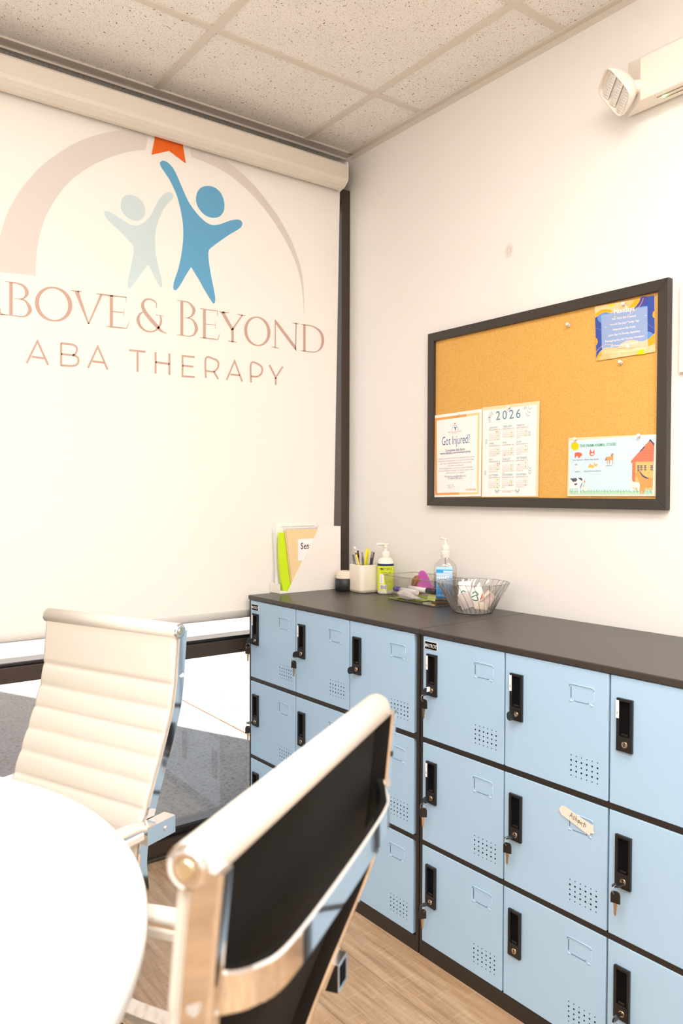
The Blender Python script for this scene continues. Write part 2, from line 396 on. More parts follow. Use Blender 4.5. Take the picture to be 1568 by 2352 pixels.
o = empty('added_uplight', (-2.95, -2.75, 0), label='uplighter added behind the camera to brighten the ceiling', cat='added fill light')  # invented lamp out of view, added to lift the ceiling brightness
m = MB(); m.lathe([(.001, 0), (.15, 0), (.15, .015), (.02, .03), (.001, .03)], n=32); m.build('base', mat('added_lamp_metal', (.5, .48, .45), .3, metal=1), o)
m = MB(); m.cyl((0, 0, .02), (0, 0, 1.42), .013, n=16); m.build('pole', mat('added_lamp_metal'), o)
m = MB(); m.lathe([(.02, 1.40), (.12, 1.43), (.20, 1.50), (.197, 1.50), (.118, 1.435), (.02, 1.405)], n=32); m.build('lamp_shade', mat('added_lamp_metal'), o)
m = MB(); m.poly([(.19*math.cos(t), .19*math.sin(t), 1.495) for t in [2*PI*k/32 for k in range(32)]], None); m.build('fill_emitter', M_UP, o)

# ------------------------------------------------------------------ window wall
FY0, FY1 = -.03, .075
w = empty('window_1', (0, 0, 0), kind='structure')
mb = MB(); mb.box(-.0435, -.002, FY0, FY1, 0, 2.5); mb.build('jamb', M_BRONZE, w, .0012)
mb = MB(); mb.box(-2.24, -2.195, FY0, FY1, .09, 2.5); mb.build('mullion', M_BRONZE, w, .0012)
mb = MB(); mb.box(X0, -.0435, FY0, FY1, .686, .735); mb.build('transom', M_BRONZE, w, .0012)
mb = MB(); mb.box(X0, -.0435, FY0+.012, FY1-.01, .735, .747); mb.build('glazing_bead', M_BEAD, w, .003)
mb = MB(); mb.box(X0, -.0435, FY0, FY1, 0.0, .058); mb.build('bottom_rail', M_BRONZE, w, .0012)
mb = MB(); mb.box(X0, -.0435, FY0+.018, FY1-.01, .058, .088); mb.build('glazing_bead', M_BEAD, w, .006)
mb = MB(); mb.box(X0, -.0435, FY0, FY1, 2.45, 2.5); mb.build('head_rail', M_BRONZE, w, .0012)
mb = MB(); mb.poly([(X0, .02, .08), (-.04, .02, .08), (-.04, .02, .69), (X0, .02, .69)]); mb.build('pane', M_GLASS, w)
mb = MB(); mb.poly([(X0, .02, .74), (-.04, .02, .74), (-.04, .02, 2.46), (X0, .02, 2.46)]); mb.build('pane', M_GLASS, w)
mb = MB(); mb.box(-2.2, -.05, FY0-.014, FY0-.001, 0, .012); struct('trim_6', mb, mat('clear_floor_strip', (.05, .045, .035), .15), .004)

# ground outside
mb = MB(); mb.box(-14, 14, .08, 22, -.14, -.02); struct('floor_outside', mb, M_CONC)
mb = MB()
mb.box(-14, 14, 22, 22.3, -.1, 5.5); struct('wall_far_outside', mb, mat('stucco', (.62, .50, .40), .9))
J = MB()
a, b = onZ(404, 1600, -.019), onZ(572, 1688, -.019); dd = (b-a); a = a-dd*3; b = b+dd*.6; nn = Vector((-dd.y, dd.x, 0)).normalized()*.004
J.poly([a-nn, b-nn, b+nn, a+nn]); struct('trim_7', J, mat('joint_sand', (.16, .08, .03), .9))

# ------------------------------------------------------------------ roller shade
SY = -.055
sh = empty('roller_shade', (-.1, SY, .82), label='wide cream roller shade printed with a logo, covering the window wall', cat='window shade')
def right_edge(z): return -.072 - (2.49-z)*.0195
mb = MB(); N = 24
# one thin fabric sheet with front prints just in front of it
mb.T = None
R = []
for i in range(N+1):
    z = .838+(2.53-.838)*i/N; R.append([(right_edge(z), SY, z), (X0+.05, SY, z)])
for a, b in zip(R, R[1:]): mb.poly([a[0], a[1], b[1], b[0]])
mb.build('fabric', M_SHADE, sh, world=True)
mb = MB(); mb.rings([[(x, SY+.006*math.cos(t), .832+.014*math.sin(t)) for t in [2*PI*k/12 for k in range(12)]] for x in (right_edge(.83), X0+.05)], None)
mb.build('hem_bar', M_SHADE, sh, world=True)
def L3(x, y): p = onY(300+x/3.733, 280+y/3.733, SY-.0012); return p
def L2(x, y): return onY(x/3.92, 280+y/3.92, SY-.0012)
def L4(x, y): return onY(x/3.92, 620+y/3.92, SY-.0012)
def L5(x, y): return onY(380+x/3.92, 640+y/3.92, SY-.0012)
body = [(250,355),(262,338),(285,333),(320,350),(355,385),(385,435),(410,490),(440,560),(470,630),(500,690),(540,750),(590,810),(640,855),(680,878),(720,884),(770,876),(830,853),(880,840),(925,838),(950,852),(957,880),(940,908),(900,935),(840,970),(780,1012),(720,1055),(680,1088),(668,1110),(666,1150),(675,1230),(690,1320),(710,1420),(724,1500),(722,1545),(712,1558),(698,1545),(670,1500),(630,1435),(580,1345),(540,1280),(519,1247),(505,1265),(470,1320),(430,1390),(400,1432),(380,1444),(367,1430),(366,1400),(378,1350),(405,1270),(425,1190),(440,1100),(450,1000),(450,900),(440,820),(420,720),(395,630),(365,560),(330,490),(290,430),(262,388)]
head = [(560,650),(575,595),(610,560),(660,549),(715,560),(765,600),(795,660),(804,720),(795,770),(765,808),(720,822),(670,815),(620,785),(580,735),(563,690)]
body2 = [(937,815),(950,800),(985,808),(1040,840),(1100,880),(1150,912),(1200,930),(1240,928),(1285,912),(1330,875),(1365,825),(1400,755),(1430,700),(1470,655),(1510,634),(1540,638),(1562,660),(1555,690),(1520,725),(1475,780),(1440,850),(1415,920),(1400,1000),(1396,1090),(1402,1180),(1420,1280),(1445,1380),(1460,1450),(1455,1488),(1440,1485),(1410,1430),(1370,1355),(1333,1290),(1290,1340),(1230,1420),(1185,1480),(1160,1496),(1148,1470),(1155,1410),(1175,1320),(1195,1220),(1204,1150),(1195,1110),(1150,1060),(1080,985),(1010,920),(955,865)]
head2 = [(1086,755),(1095,700),(1125,665),(1175,656),(1230,672),(1275,710),(1302,760),(1307,815),(1290,860),(1255,885),(1210,889),(1160,870),(1120,835),(1095,795)]
arcL_o = [(-30,1345),(-24,1200),(0,1040),(40,890),(90,770),(160,650),(250,530),(370,400),(500,300),(650,205),(800,140),(950,98),(1100,75),(1265,70)]
arcL_i = [(1311,253),(1200,262),(1080,288),(950,335),(830,390),(720,460),(620,545),(530,650),(460,760),(400,880),(360,1010),(335,1140),(323,1270),(322,1385)]
arcR_o = [(575,195),(700,255),(820,335),(940,430),(1060,545),(1170,680),(1270,820),(1350,960),(1410,1100),(1455,1240),(1478,1370),(1487,1520),(1490,1640)]
arcR_i = [(1486,1640),(1477,1500),(1455,1350),(1415,1210),(1350,1060),(1270,920),(1170,775),(1060,645),(950,540),(840,450),(700,370),(520,298)]
def strip(m_, A, B, f, mt):                                # quads between two equally sampled edges
    n = 60
    def samp(P):
        P = crom(P, False, 8); return [P[int(round(i*(len(P)-1)/n))] for i in range(n+1)]
    A, B = samp(A), samp(B[::-1])
    a = m_.verts([f(*p[:2]) for p in A]); b = m_.verts([f(*p[:2]) for p in B])
    for i in range(n): m_.face([a[i], a[i+1], b[i+1], b[i]], mt)
mb = MB(); strip(mb, arcL_o, arcL_i, L2, P_ARC); mb.shape([(1265, 70), (1330, 145), (1311, 253)], L2, P_ARC)
strip(mb, arcR_o, arcR_i, L3, P_ARC); mb.shape([(575, 195), (520, 298), (505, 240)], L3, P_ARC)
mb.build('printed_arc', None, sh, world=True)
mb = MB(); mb.shape(body, L3, P_BLUE, True); mb.shape(head, L3, P_BLUE, True); mb.build('printed_blue_figure', None, sh, world=True)
mb = MB(); mb.shape(body2, L2, P_LIGHT, True); mb.shape(head2, L2, P_LIGHT, True); mb.build('printed_pale_figure', None, sh, world=True)
mb = MB(); mb.shape([(138,53),(122,30),(545,146),(513,160),(448,200),(473,356),(329,248),(178,282),(208,133)], L3, P_STAR); mb.build('printed_star', None, sh, world=True)
serifA = [
 ([(99,112,32),(99,408,32)],0),([(45,104,6),(100,112,10),(160,121,13),(215,147,20),(243,200,34),(226,243,20),(185,262,8),(130,255,4)],1),
 ([(185,262,8),(232,282,16),(270,350,34),(250,400,24),(205,420,12),(100,408,8),(0,401,7)],1),
 ([(-12,355,16),(5,388,14),(30,402,8),(60,404,6)],1),([(-95,85,8),(-5,370,30)],0),([(-95,85,8),(-190,380,10)],0),([(-150,275,8),(-50,290,8)],0),
 ([(690,192,36),(797,486,12)],0),([(912,224,22),(797,486,12)],0),([(638,183,5),(690,192,13),(735,195,5)],1),([(865,214,5),(930,222,16),(1000,232,14),(1136,246,9)],0),
 ([(1002,230,30),(1002,518,30)],0),([(1136,241,7),(1135,292,4)],0),([(1015,374,10),(1112,384,7)],0),([(1115,352,4),(1114,418,4)],0),
 ([(953,507,5),(1000,512,12),(1080,520,12),(1128,526,9),(1142,520,9),(1162,465,3)],1),
 ([(1405,344,5),(1409,305,8),(1385,277,12),(1340,262,14),(1300,276,20),(1283,318,27),(1300,370,30),(1350,437,32),(1410,505,30),(1450,548,20),(1502,573,4)],1),
 ([(1290,378,6),(1258,400,18),(1242,448,28),(1265,510,22),(1320,550,13),(1380,552,13),(1428,518,18),(1450,462,19),(1443,412,9)],1),([(1398,404,5),(1468,414,6)],0)]
serifB = [
 ([(147,205,26),(147,508,26)],0),([(103,193,4),(160,203,9),(215,220,14),(255,278,28),(240,330,18),(203,352,7),(172,347,4)],1),
 ([(203,352,7),(248,374,14),(278,440,28),(262,496,20),(220,518,9),(150,510,8),(102,506,5)],1),
 ([(350,280,26),(350,538,26)],0),([(310,268,5),(360,278,9),(468,290,7)],0),([(468,286,5),(467,333,4)],0),([(360,408,7),(447,418,6)],0),([(449,388,4),(449,450,4)],0),
 ([(308,530,5),(360,536,10),(430,544,11),(462,549,8),(473,540,8),(490,492,3)],1),
 ([(512,300,28),(604,462,24)],0),([(692,327,13),(604,455,17)],0),([(604,450,21),(604,570,21)],0),([(482,295,5),(515,303,12),(570,308,5)],1),([(646,320,5),(690,329,10),(722,333,5)],1),([(562,561,5),(602,568,10),(640,573,5)],1),
 ([(988,378,8),(988,620,12)],0),([(983,368,4),(1000,398,24),(1155,605,26),(1178,652,4)],0),([(1176,403,11),(1170,640,11)],0),([(952,613,5),(988,620,10),(1020,626,5)],1),([(1140,398,5),(1175,404,10),(1202,408,5)],1),
 ([(1250,415,22),(1250,655,22)],0),([(1217,409,5),(1260,417,9),(1330,432,11),(1392,478,20),(1416,550,26),(1398,625,18),(1345,660,9),(1260,654,8),(1215,647,5)],1)]
sansA = [[(240,840),(337,640),(433,855)],[(285,780),(400,797)],[(550,655),(550,862)],[(550,660),(640,670),(686,692),(688,738),(655,765),(550,757)],[(655,765),(700,790),(700,840),(655,864),(550,858)],
 [(792,882),(880,690),(968,897)],[(832,822),(935,835)],[(1163,722),(1311,737)],[(1238,730),(1238,918)],[(1400,740),(1400,933)],[(1525,753),(1525,945)],[(1400,830),(1525,847)]]
sansB = [[(262,706),(153,696),(153,878),(263,886)],[(153,783),(250,792)],[(363,895),(363,717),(430,722),(470,745),(473,795),(435,835),(363,830)],[(435,835),(475,905)],
 [(550,913),(622,740),(690,927)],[(585,862),(668,872)],[(770,935),(770,763),(835,770),(868,800),(865,850),(825,882),(770,878)],[(935,778),(992,890),(1055,792)],[(992,890),(992,958)]]
mb = MB()
for P, s in serifA: mb.stroke(P, L4, P_TEXT, smooth=bool(s))
for P, s in serifB: mb.stroke(P, L5, P_TEXT, smooth=bool(s))
def ring(cx, cy, rx, ry, sk, w0, w1):
    return [(cx+rx*math.cos(t), cy+ry*math.sin(t)+sk*rx*math.cos(t), w0+(w1-w0)*abs(math.cos(t))**1.3) for t in [2*PI*k/40 for k in range(40)]]
mb.stroke(ring(482, 308, 150, 149, .09, 13, 37), L4, P_TEXT, closed=True); mb.stroke(ring(826, 474, 105, 127, .10, 11, 27), L5, P_TEXT, closed=True)
mb.build('printed_title', None, sh, world=True)
mb = MB()
for P in sansA: mb.stroke(P, L4, P_TEXT, w=18, smooth=len(P) > 4)
for P in sansB: mb.stroke(P, L5, P_TEXT, w=16, smooth=len(P) > 6)
mb.build('printed_subtitle', None, sh, world=True)
# cassette
prof = [(-.028, 2.560), (-.112, 2.560), (-.118, 2.552), (-.121, 2.500), (-.117, 2.488), (-.105, 2.478), (-.088, 2.470), (-.072, 2.468), (-.068, 2.474), (-.068, 2.50), (-.028, 2.53)]
mb = MB(); mb.prism([(X0+.02, y, z) for y, z in prof], (-X0-.02-.088, 0, 0)); mb.build('cassette', M_CASS, sh, .0015, world=True)
mb = MB(); mb.prism([(-.088, y, z) for y, z in [(-.026, 2.566), (-.120, 2.566), (-.124, 2.560), (-.124, 2.494), (-.100, 2.474), (-.060, 2.464), (-.026, 2.470)]], (.006, 0, 0)); mb.build('cassette_end_cap', M_CAP, sh, .0008, world=True)

# ------------------------------------------------------------------ lockers
LW, LH, LD = .8886, .905, .452
RZ = math.atan2(-1, .0254); LU = Vector((.0254, -1, 0)).normalized()
P0 = Vector((-.5057, -.0901, 0))
ROWS = [(.609, .887), (.3245, .594), (.044, .310)]
DX = [(.012, .330), (.334, .654), (.658, .988)]
def recess_plate():
    m = MB(); a0, a1, z0, z1 = 0, .037, 0, .113
    m.box(a0, a0+.0065, -.007, 0, .032, z1); m.box(a1-.0055, a1, -.007, 0, .032, z1); m.box(a0+.0065, a1-.0055, -.007, 0, z1-.006, z1); m.box(a0, a1, -.007, 0, 0, .032)
    m.box(.010, .026, -.0045, 0, .0335, .038)
    return m
proto = {}
def meshcopy(key, builder, name, parent, loc=(0, 0, 0), **kw):
    if key not in proto:
        o = builder(); o.name = name; o.parent = parent; proto[key] = o
    else:
        o = proto[key].copy(); COL.objects.link(o); o.parent = parent; o.name = name
    o.location = loc; return o
def plate_b():
    return recess_plate().build('latch_plate', M_PLASTIC, None, .0008)
def recess_b():
    m = MB(); m.box(.006, .0315, -.0012, .0, .03, .109); return m.build('finger_recess', M_HOLE)
def lock_b():
    m = MB(); m.cyl((.021, -.0095, .0165), (.021, -.006, .0165), .0066, n=24, m=M_BRASS); m.box(.0200, .0220, -.0098, -.009, .0125, .0205, M_HOLE); return m.build('lock_cylinder')
def holder_b():
    m = MB()
    m.tube([(.0, -.0004, .034), (.001, -.0008, .0385), (.006, -.0010, .0400), (.056, -.0010, .0400), (.062, -.0008, .0390), (.0635, -.0004, .034)], .0011, 8, M_BLUE)
    m.tube([(.0635, 0, .034), (.0635, 0, .008), (.061, 0, .004)], .0007, 6, M_BLUE)
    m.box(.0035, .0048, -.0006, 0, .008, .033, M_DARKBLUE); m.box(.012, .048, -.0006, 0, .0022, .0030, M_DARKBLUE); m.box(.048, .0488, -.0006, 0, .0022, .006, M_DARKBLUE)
    for x in (.004, .057):
        m.sphere((x, 0, .0008), .0045, M_BLUE, 10, (1.1, .35, .62))
    return m.build('card_holder')
def vent_b():
    m = MB()
    for i in range(6):
        for j in range(5):
            r = (.0014, .0022, .0019, .0022, .0014)[j]; x, z = i*.0136, j*.0115
            m.poly([(x+r*math.cos(t), -.0003, z+r*math.sin(t)) for t in [2*PI*k/12 for k in range(12)]], M_HOLE)
    return m.build('vent_holes')
strips = {(0, 0, 0), (0, 1, 0), (1, 0, 0), (1, 1, 0), (1, 2, 0), (1, 0, 1)}
for u in range(2):
    org = P0+LU*(u*(LW+.004))
    c = empty('locker_cabinet', org, RZ, label=['light blue nine-door metal locker cabinet nearest the window, desk items on its black top', 'light blue nine-door metal locker cabinet at right, a name tape on its middle door'][u], cat='locker', group='blue locker cabinets')
    m = MB()
    m.box(0, .011, 0.001, LD, 0, LH-.016); m.box(LW-.011, LW, .001, LD, 0, LH-.016); m.box(.011, LW-.011, LD-.004, LD, 0, LH-.016)
    m.box(.011, LW-.011, .001, LD-.004, 0.0, .042)
    for z0, z1 in ((.311, .3235), (.595, .608)): m.box(.011, LW-.011, .001, LD-.004, z0, z1)
    for s in (.332, .656): m.box(s*LW-.002, s*LW+.002, .006, LD-.004, .042, LH-.016)
    m.build('body', M_BLACK, c, .0008)
    m = MB(); m.box(-.001, LW+.001, -.004, LD+.002, LH-.016, LH); m.build('top', M_TOP, c, .0025, 3)
    for i, (s0, s1) in enumerate(DX):
        for j, (z0, z1) in enumerate(ROWS):
            wdt = (s1-s0)*LW-.0015; h = z1-z0
            key = ('door', i == 1, j)
            def door_b(wdt=wdt, h=h):
                q = MB(); q.box(0, wdt, 0, .014, 0, h); return q.build('door', M_BLUE, None, .0012)
            d = meshcopy(key, door_b, 'door', c, (s0*LW, 0, z0))
            topz = h-.045
            meshcopy('plate', plate_b, 'latch_plate', d, (.018, 0, topz-.113))
            meshcopy('recess', recess_b, 'finger_recess', d, (.018, 0, topz-.113))
            meshcopy('lock', lock_b, 'lock_cylinder', d, (.018, 0, topz-.113))
            meshcopy('holder', holder_b, 'card_holder', d, (.184, 0, h-.079))
            meshcopy('vent', vent_b, 'vent_holes', d, (.190, 0, .0315))
            if (u, i, j) in strips:
                q = MB(); x = -.0005 if u == 0 else .0
                q.box(.018+x-.0005, .018+x+.0068, -.0078, -.0072, topz-.043 if u == 0 else topz-.043, topz-.005, M_PAPER)
                q.T = Matrix.Translation((.018+x+.0047, -.008, topz-.035)) @ Matrix.Rotation(PI/2, 4, 'Y').inverted()
                q.text(['NAME', 'KAITLYN', 'JULIANE'][i % 3] if False else 'IIIII', .005, lambda a, b: (a+.0, 0, b), M_HOLE, 'LEFT')
                q.build('paper_strip', None, d)
            if i == 0 and j == 0:
                q = MB(); bx, bz = .007, h-.034
                q.box(bx, bx+.046, -.0012, 0, bz, bz+.022, M_WHITEP); q.box(bx+.0012, bx+.0448, -.0016, -.001, bz+.0012, bz+.0208, M_HOLE)
                q.text('MAYROY', .0150, lambda a, b: (bx+.023+a, -.0018, bz+.0057+b), M_PAPER, 'CENTER', .004, 1.04, .70)
                q.build('name_badge', None, d, label='black badge lettered MAYROY')
            if (u, i, j) == (1, 1, 1):
                q = MB()
                out = [(.160, .021), (.166, .032), (.176, .0335), (.252, .013), (.250, .006), (.253, -.003), (.243, -.006), (.241, -.012), (.166, .0115)]
                bz = h-.062
                q.poly([(x, -.0022, bz+z) for x, z in out], mat('masking_tape', (.86, .75, .66), .7))
                tm = flat('marker_black', (40, 35, 34)); ang = -.26
                def hw(P, w_=.0011):
                    q.stroke([(.1885+x*math.cos(ang)-z*math.sin(ang), .0135+x*math.sin(ang)+z*math.cos(ang)) for x, z in P], lambda a, b: (a, -.0026, bz+b), tm, w_)
                hw([(0, 0), (.004, .012), (.007, .0005)]); hw([(.001, .004), (.0065, .0055)])
                hw([(.013, .007), (.010, .0075), (.0098, .0045), (.0125, .003), (.0115, 0), (.0085, .0005)])
                hw([(.016, .012), (.0158, 0)]); hw([(.0158, .005), (.0185, .0062), (.020, 0)])
                hw([(.026, .0065), (.0225, .0055), (.0225, .0005), (.0255, .0015), (.0262, .0065), (.0272, 0)])
                hw([(.030, .006), (.0300, 0)]); hw([(.0300, .005), (.0325, .0055), (.0335, 0)])
                hw([(.039, .011), (.0378, -.002)]); hw([(.0345, .0065), (.0425, .0075)]); hw([(.0425, .0060), (.0418, .000)])
                q.build('name_tape', None, d, label='masking tape handwritten Ashanti')

# keys: one thing per lock, hanging from the lock cylinder
def key_set(u, i, j, hang=True, ang=0.0, tape=False, swing=0.0, turn=0.0, label=''):
    z0, z1 = ROWS[j]; topz = z1-.045-.113; x = DX[i][0]*LW+.018+.021; z = topz+.0165
    org = P0+LU*(u*(LW+.004))
    W = Matrix.Translation(org) @ Matrix.Rotation(RZ, 4, 'Z')
    pos = W @ Vector((x, -.0098, z))
    k = empty('locker_key', pos, RZ, label=label, cat='key', group='keys in the locker doors')
    m = MB(); m.T = Matrix.Rotation(ang, 4, 'Y')
    m.box(-.0006, .0006, -.006, .0, -.0035, .0035, M_BRASS)
    pts = [(0, -.005, -.0075), (0, -.005, .0075), (0, -.012, .0105), (0, -.024, .0105), (0, -.029, .007), (0, -.0305, 0), (0, -.029, -.007), (0, -.024, -.0105), (0, -.012, -.0105)]
    m.prism([(-.0016, b, c) for a, b, c in pts], (.0032, 0, 0), M_PLASTIC)
    m.build('key_head', None, k, .0006)
    if tape:
        m = MB(); m.T = Matrix.Rotation(ang, 4, 'Y'); m.box(-.0023, .0023, -.017, -.006, -.0005, .0112, M_PAPER); m.build('tape_flag', None, k)
    if hang:
        low = -.008 if abs(math.cos(ang)) > .5 else 0.0
        c0 = Vector((0, -.026, low-.0075))
        m = MB(); m.tube([(math.sin(turn)*.008*math.cos(t), -.026+math.cos(turn)*.008*math.cos(t), c0.z+.0095*math.sin(t)) for t in [2*PI*q/24 for q in range(24)]], .00055, 6, M_STEEL, True)
        m.build('key_ring', None, k)
        m = MB(); T = Matrix.Translation((0, -.026, c0.z-.0065)) @ Matrix.Rotation(turn, 4, 'Z') @ Matrix.Rotation(swing, 4, 'Y'); m.T = T
        out = [(-.010, -.004), (-.0085, .001), (-.004, .0035), (.004, .0035), (.0085, .001), (.010, -.004), (.0102, -.022), (-.0102, -.022)]
        m.prism([(a, -.0015, b) for a, b in out], (0, .003, 0), M_PLASTIC); m.build('spare_key_head', None, k, .0006)
        m = MB(); m.T = T; bl = [(-.0042, -.022), (.0042, -.022), (.0038, -.030), (.0022, -.033), (.0032, -.036), (.0018, -.040), (.0026, -.044), (0, -.050), (-.0028, -.046), (-.0032, -.032)]
        m.prism([(a, -.0008, b) for a, b in bl], (0, .0016, 0), M_BRASS); m.build('spare_key_blade', None, k)
key_set(0, 0, 0, label='key with hanging spare in the top left locker door, beside the window', turn=.6)
key_set(0, 1, 0, label='key with hanging spare in the top middle door of the window-side locker', ang=.15, turn=.3)
key_set(0, 2, 0, hang=False, label='single key without spare in the top right door of the window-side locker')
key_set(0, 0, 1, label='key with hanging spare in the second-row door closest to the window', ang=PI/2, turn=1.0)
key_set(1, 0, 0, label='key with white tape flag and hanging spare, below the right locker badge', tape=True, ang=.1, turn=.35)
key_set(1, 1, 0, hang=False, ang=-.2, label='single key without spare in the top middle door of the right locker')
key_set(1, 0, 1, label='key with hanging spare in the right locker, first door of the middle row', ang=.25, turn=.8)
key_set(1, 1, 1, label='key with hanging spare in the door with the handwritten tape', ang=1.25, turn=.35)
key_set(1, 2, 1, label='key with hanging spare in the right locker, last door of the middle row', ang=1.35, turn=.25)
key_set(1, 0, 2, label='key with hanging spare in the right locker, first door of the bottom row', ang=1.3, turn=1.15)
key_set(1, 2, 2, label='key with hanging spare at the bottom right edge of the photo', ang=.3, turn=.4)

# ------------------------------------------------------------------ cork board
B = empty('cork_board', (0, -.5123, 1.2333), -PI/2, label='cork bulletin board with wide black frame hung on the right wall', cat='bulletin board')
BW, BH = .914, .61
m = MB(); m.box(.02, BW-.02, -.010, -.001, .02, BH-.02); m.build('cork_panel', M_CORK, B)
fwid = .030
def fr(pts): return MB().prism([(x, -.022, z) for x, z in pts], (0, .021, 0))
fr([(0, 0), (BW, 0), (BW-fwid, fwid), (fwid, fwid)]).build('frame_rail', M_FRAMEB, B, .0015)
fr([(0, BH), (fwid, BH-fwid), (BW-fwid, BH-fwid), (BW, BH)]).build('frame_rail', M_FRAMEB, B, .0015)
fr([(0, 0), (fwid, fwid), (fwid, BH-fwid), (0, BH)]).build('frame_stile', M_FRAMEB, B, .0015)
fr([(BW, 0), (BW, BH), (BW-fwid, BH-fwid), (BW-fwid, fwid)]).build('frame_stile', M_FRAMEB, B, .0015)

PX = -.0125
def paper(name, corners, label, cat, th=.0006, group=None, marg=None):
    P = [onX(u, v_, PX) for u, v_ in corners]                  # tl, tr, br, bl
    o = Vector((PX, P[3].y, P[3].z)); r = empty(name, o, -PI/2, label=label, cat=cat, group=group)
    inv = wm(r).inverted(); L = [inv @ p for p in P]
    def f(a, b, k=0):                                         # a right 0..1, b up 0..1, k layer
        q = L[3]*(1-a)*(1-b)+L[2]*a*(1-b)+L[1]*a*b+L[0]*(1-a)*b; return Vector((q.x, -.0004-.00012*k-th, q.z))
    return r, f
def img(ox, oy, s, r, k):
    inv = wm(r).inverted()
    def g(x, y):
        q = inv @ onX(ox+x/s, oy+y/s, PX); return Vector((q.x, -.0010-.00012*k, q.z))
    return g
def sheet(r, f, mt, a0=0, b0=0, a1=1, b1=1, k=0, name='sheet'):
    q = MB(); pts = [f(a0, b0, k), f(a1, b0, k), f(a1, b1, k), f(a0, b1, k)]
    q.prism(pts, (0, .0004, 0)); return q.build(name, mt, r)
def tline(q, body, f, a, b, hgt, W_, H_, mt, k=3, xs=1.0, bold=0.0, align='CENTER', spacing=1.0, shear=0.0, slope=0.0):
    q.text(body, hgt, lambda x, z: f(a+x/W_, b+z/H_+slope*x/W_, k), mt, align, bold, spacing, xs, shear)

NAVY = flat('navy', (50, 90, 150)); GREY = flat('grey', (170, 160, 158)); PUR = flat('purple', (110, 95, 150)); ORG = flat('orange_border', (240, 165, 90)); ORG2 = flat('pale_orange', (255, 215, 160))
# Got Injured
r, f = paper('injury_notice', [(994.5, 955), (1107, 939), (1104.5, 1140), (996, 1142)], 'laminated notice headed Got Injured? at the lower left of the cork board', 'notice')
sheet(r, f, M_PAPER)
q = MB()
bl = (.035, .025, .955, .965)
q.shape([(bl[0], bl[1]), (bl[2], bl[1]), (bl[2], bl[3]), (bl[0], bl[3])], lambda a, b: f(a, b, 1), ORG)
q.shape([(.55, bl[1]), (bl[2], bl[1]), (bl[2], bl[3]), (.7, bl[3])], lambda a, b: f(a, b, 1.5), ORG2)
q.shape([(.08, .05), (.92, .05), (.92, .935), (.08, .935)], lambda a, b: f(a, b, 2), M_PAPER)
q.build('printed_border', None, r)
q = MB(); Wp, Hp = .225, .288
tline(q, 'Got Injured?', f, .48, .625, .043, Wp, Hp, NAVY, xs=.60, bold=-.004)
tline(q, 'Complete this form', f, .47, .545, .0115, Wp, Hp, PUR, bold=.02); tline(q, 'www.abtaba.com/workerscomp', f, .47, .515, .0110, Wp, Hp, PUR, bold=.02)
for i, t in enumerate(['To streamline and simplify our Workers Compensation process, we have', 'implemented an updated procedure. If you experience a work-related', 'injury, please complete the following form as soon as possible:', 'www.abtaba.com/workerscomp']):
    tline(q, t, f, .48, .455-.030*i, .0082, Wp, Hp, GREY, xs=.72)
for i, t in enumerate(['After submitting the form, you will receive an email with detailed', 'instructions outlining the next steps. If you have any questions, please', 'feel free to reach out for assistance.']):
    tline(q, t, f, .48, .335-.028*i, .0082, Wp, Hp, GREY, xs=.72)
tline(q, 'WorkersComp@abtaba.com', f, .47, .235, .0095, Wp, Hp, PUR, xs=.9); tline(q, '732-806-0158 (ext1)', f, .47, .210, .0095, Wp, Hp, PUR, xs=.9)
tline(q, 'Scan the QR', f, .31, .135, .006, Wp, Hp, GREY, align='LEFT'); tline(q, 'code to access', f, .31, .117, .006, Wp, Hp, GREY, align='LEFT'); tline(q, 'the form', f, .31, .10, .006, Wp, Hp, GREY, align='LEFT')
tline(q, 'care|bridge', f, .80, .072, .0105, Wp, Hp, ORG, bold=.01)
tline(q, 'ABOVE & BEYOND', f, .46, .765, .0075, Wp, Hp, flat('rose', (200, 150, 130))); tline(q, 'ABA THERAPY', f, .46, .75, .0045, Wp, Hp, flat('rose', (200, 150, 130)))
q.stroke([(.40+.0, .79), (.41, .82), (.435, .845), (.46, .85), (.50, .84), (.525, .815), (.535, .785)], lambda a, b: f(a, b, 3), flat('sky', (160, 200, 220)), .008, True)
q.shape([(.455, .86), (.475, .86), (.48, .873), (.465, .882), (.45, .873)], lambda a, b: f(a, b, 3), ORG)
q.stroke([(.455, .83), (.47, .815), (.48, .79)], lambda a, b: f(a, b, 3), NAVY, .014); q.stroke([(.47, .815), (.50, .825)], lambda a, b: f(a, b, 3), NAVY, .012)
q.build('printed_text', None, r)
# calendar
TEAL = flat('teal', (110, 150, 165)); BRN = flat('brown_digits', (190, 165, 150)); SAGE = flat('sprig', (195, 205, 208)); LIME = flat('lime', (190, 235, 90)); PINK = flat('pink', (250, 160, 160))
r, f = paper('wall_calendar', [(1108, 936), (1239.5, 921), (1236, 1141), (1106, 1142)], 'laminated one-page 2026 year calendar pinned beside the injury notice', 'calendar')
sheet(r, f, M_LAM, name='laminate'); sheet(r, f, M_PAPER, .015, .01, .955, .965, 2)
q = MB(); Wp, Hp = .228, .292
tline(q, '2026', f, .47, .845, .040, Wp, Hp, TEAL, 4, xs=1.0, bold=.008, spacing=1.35)
MN = ['January', 'February', 'March', 'April', 'May', 'June', 'July', 'August', 'September', 'October', 'November', 'December']; ML = [31, 28, 31, 30, 31, 30, 31, 31, 30, 31, 30, 31]
red = {(0, 1), (4, 25), (6, 3), (6, 4), (8, 7), (10, 26), (11, 25)}; st = 4
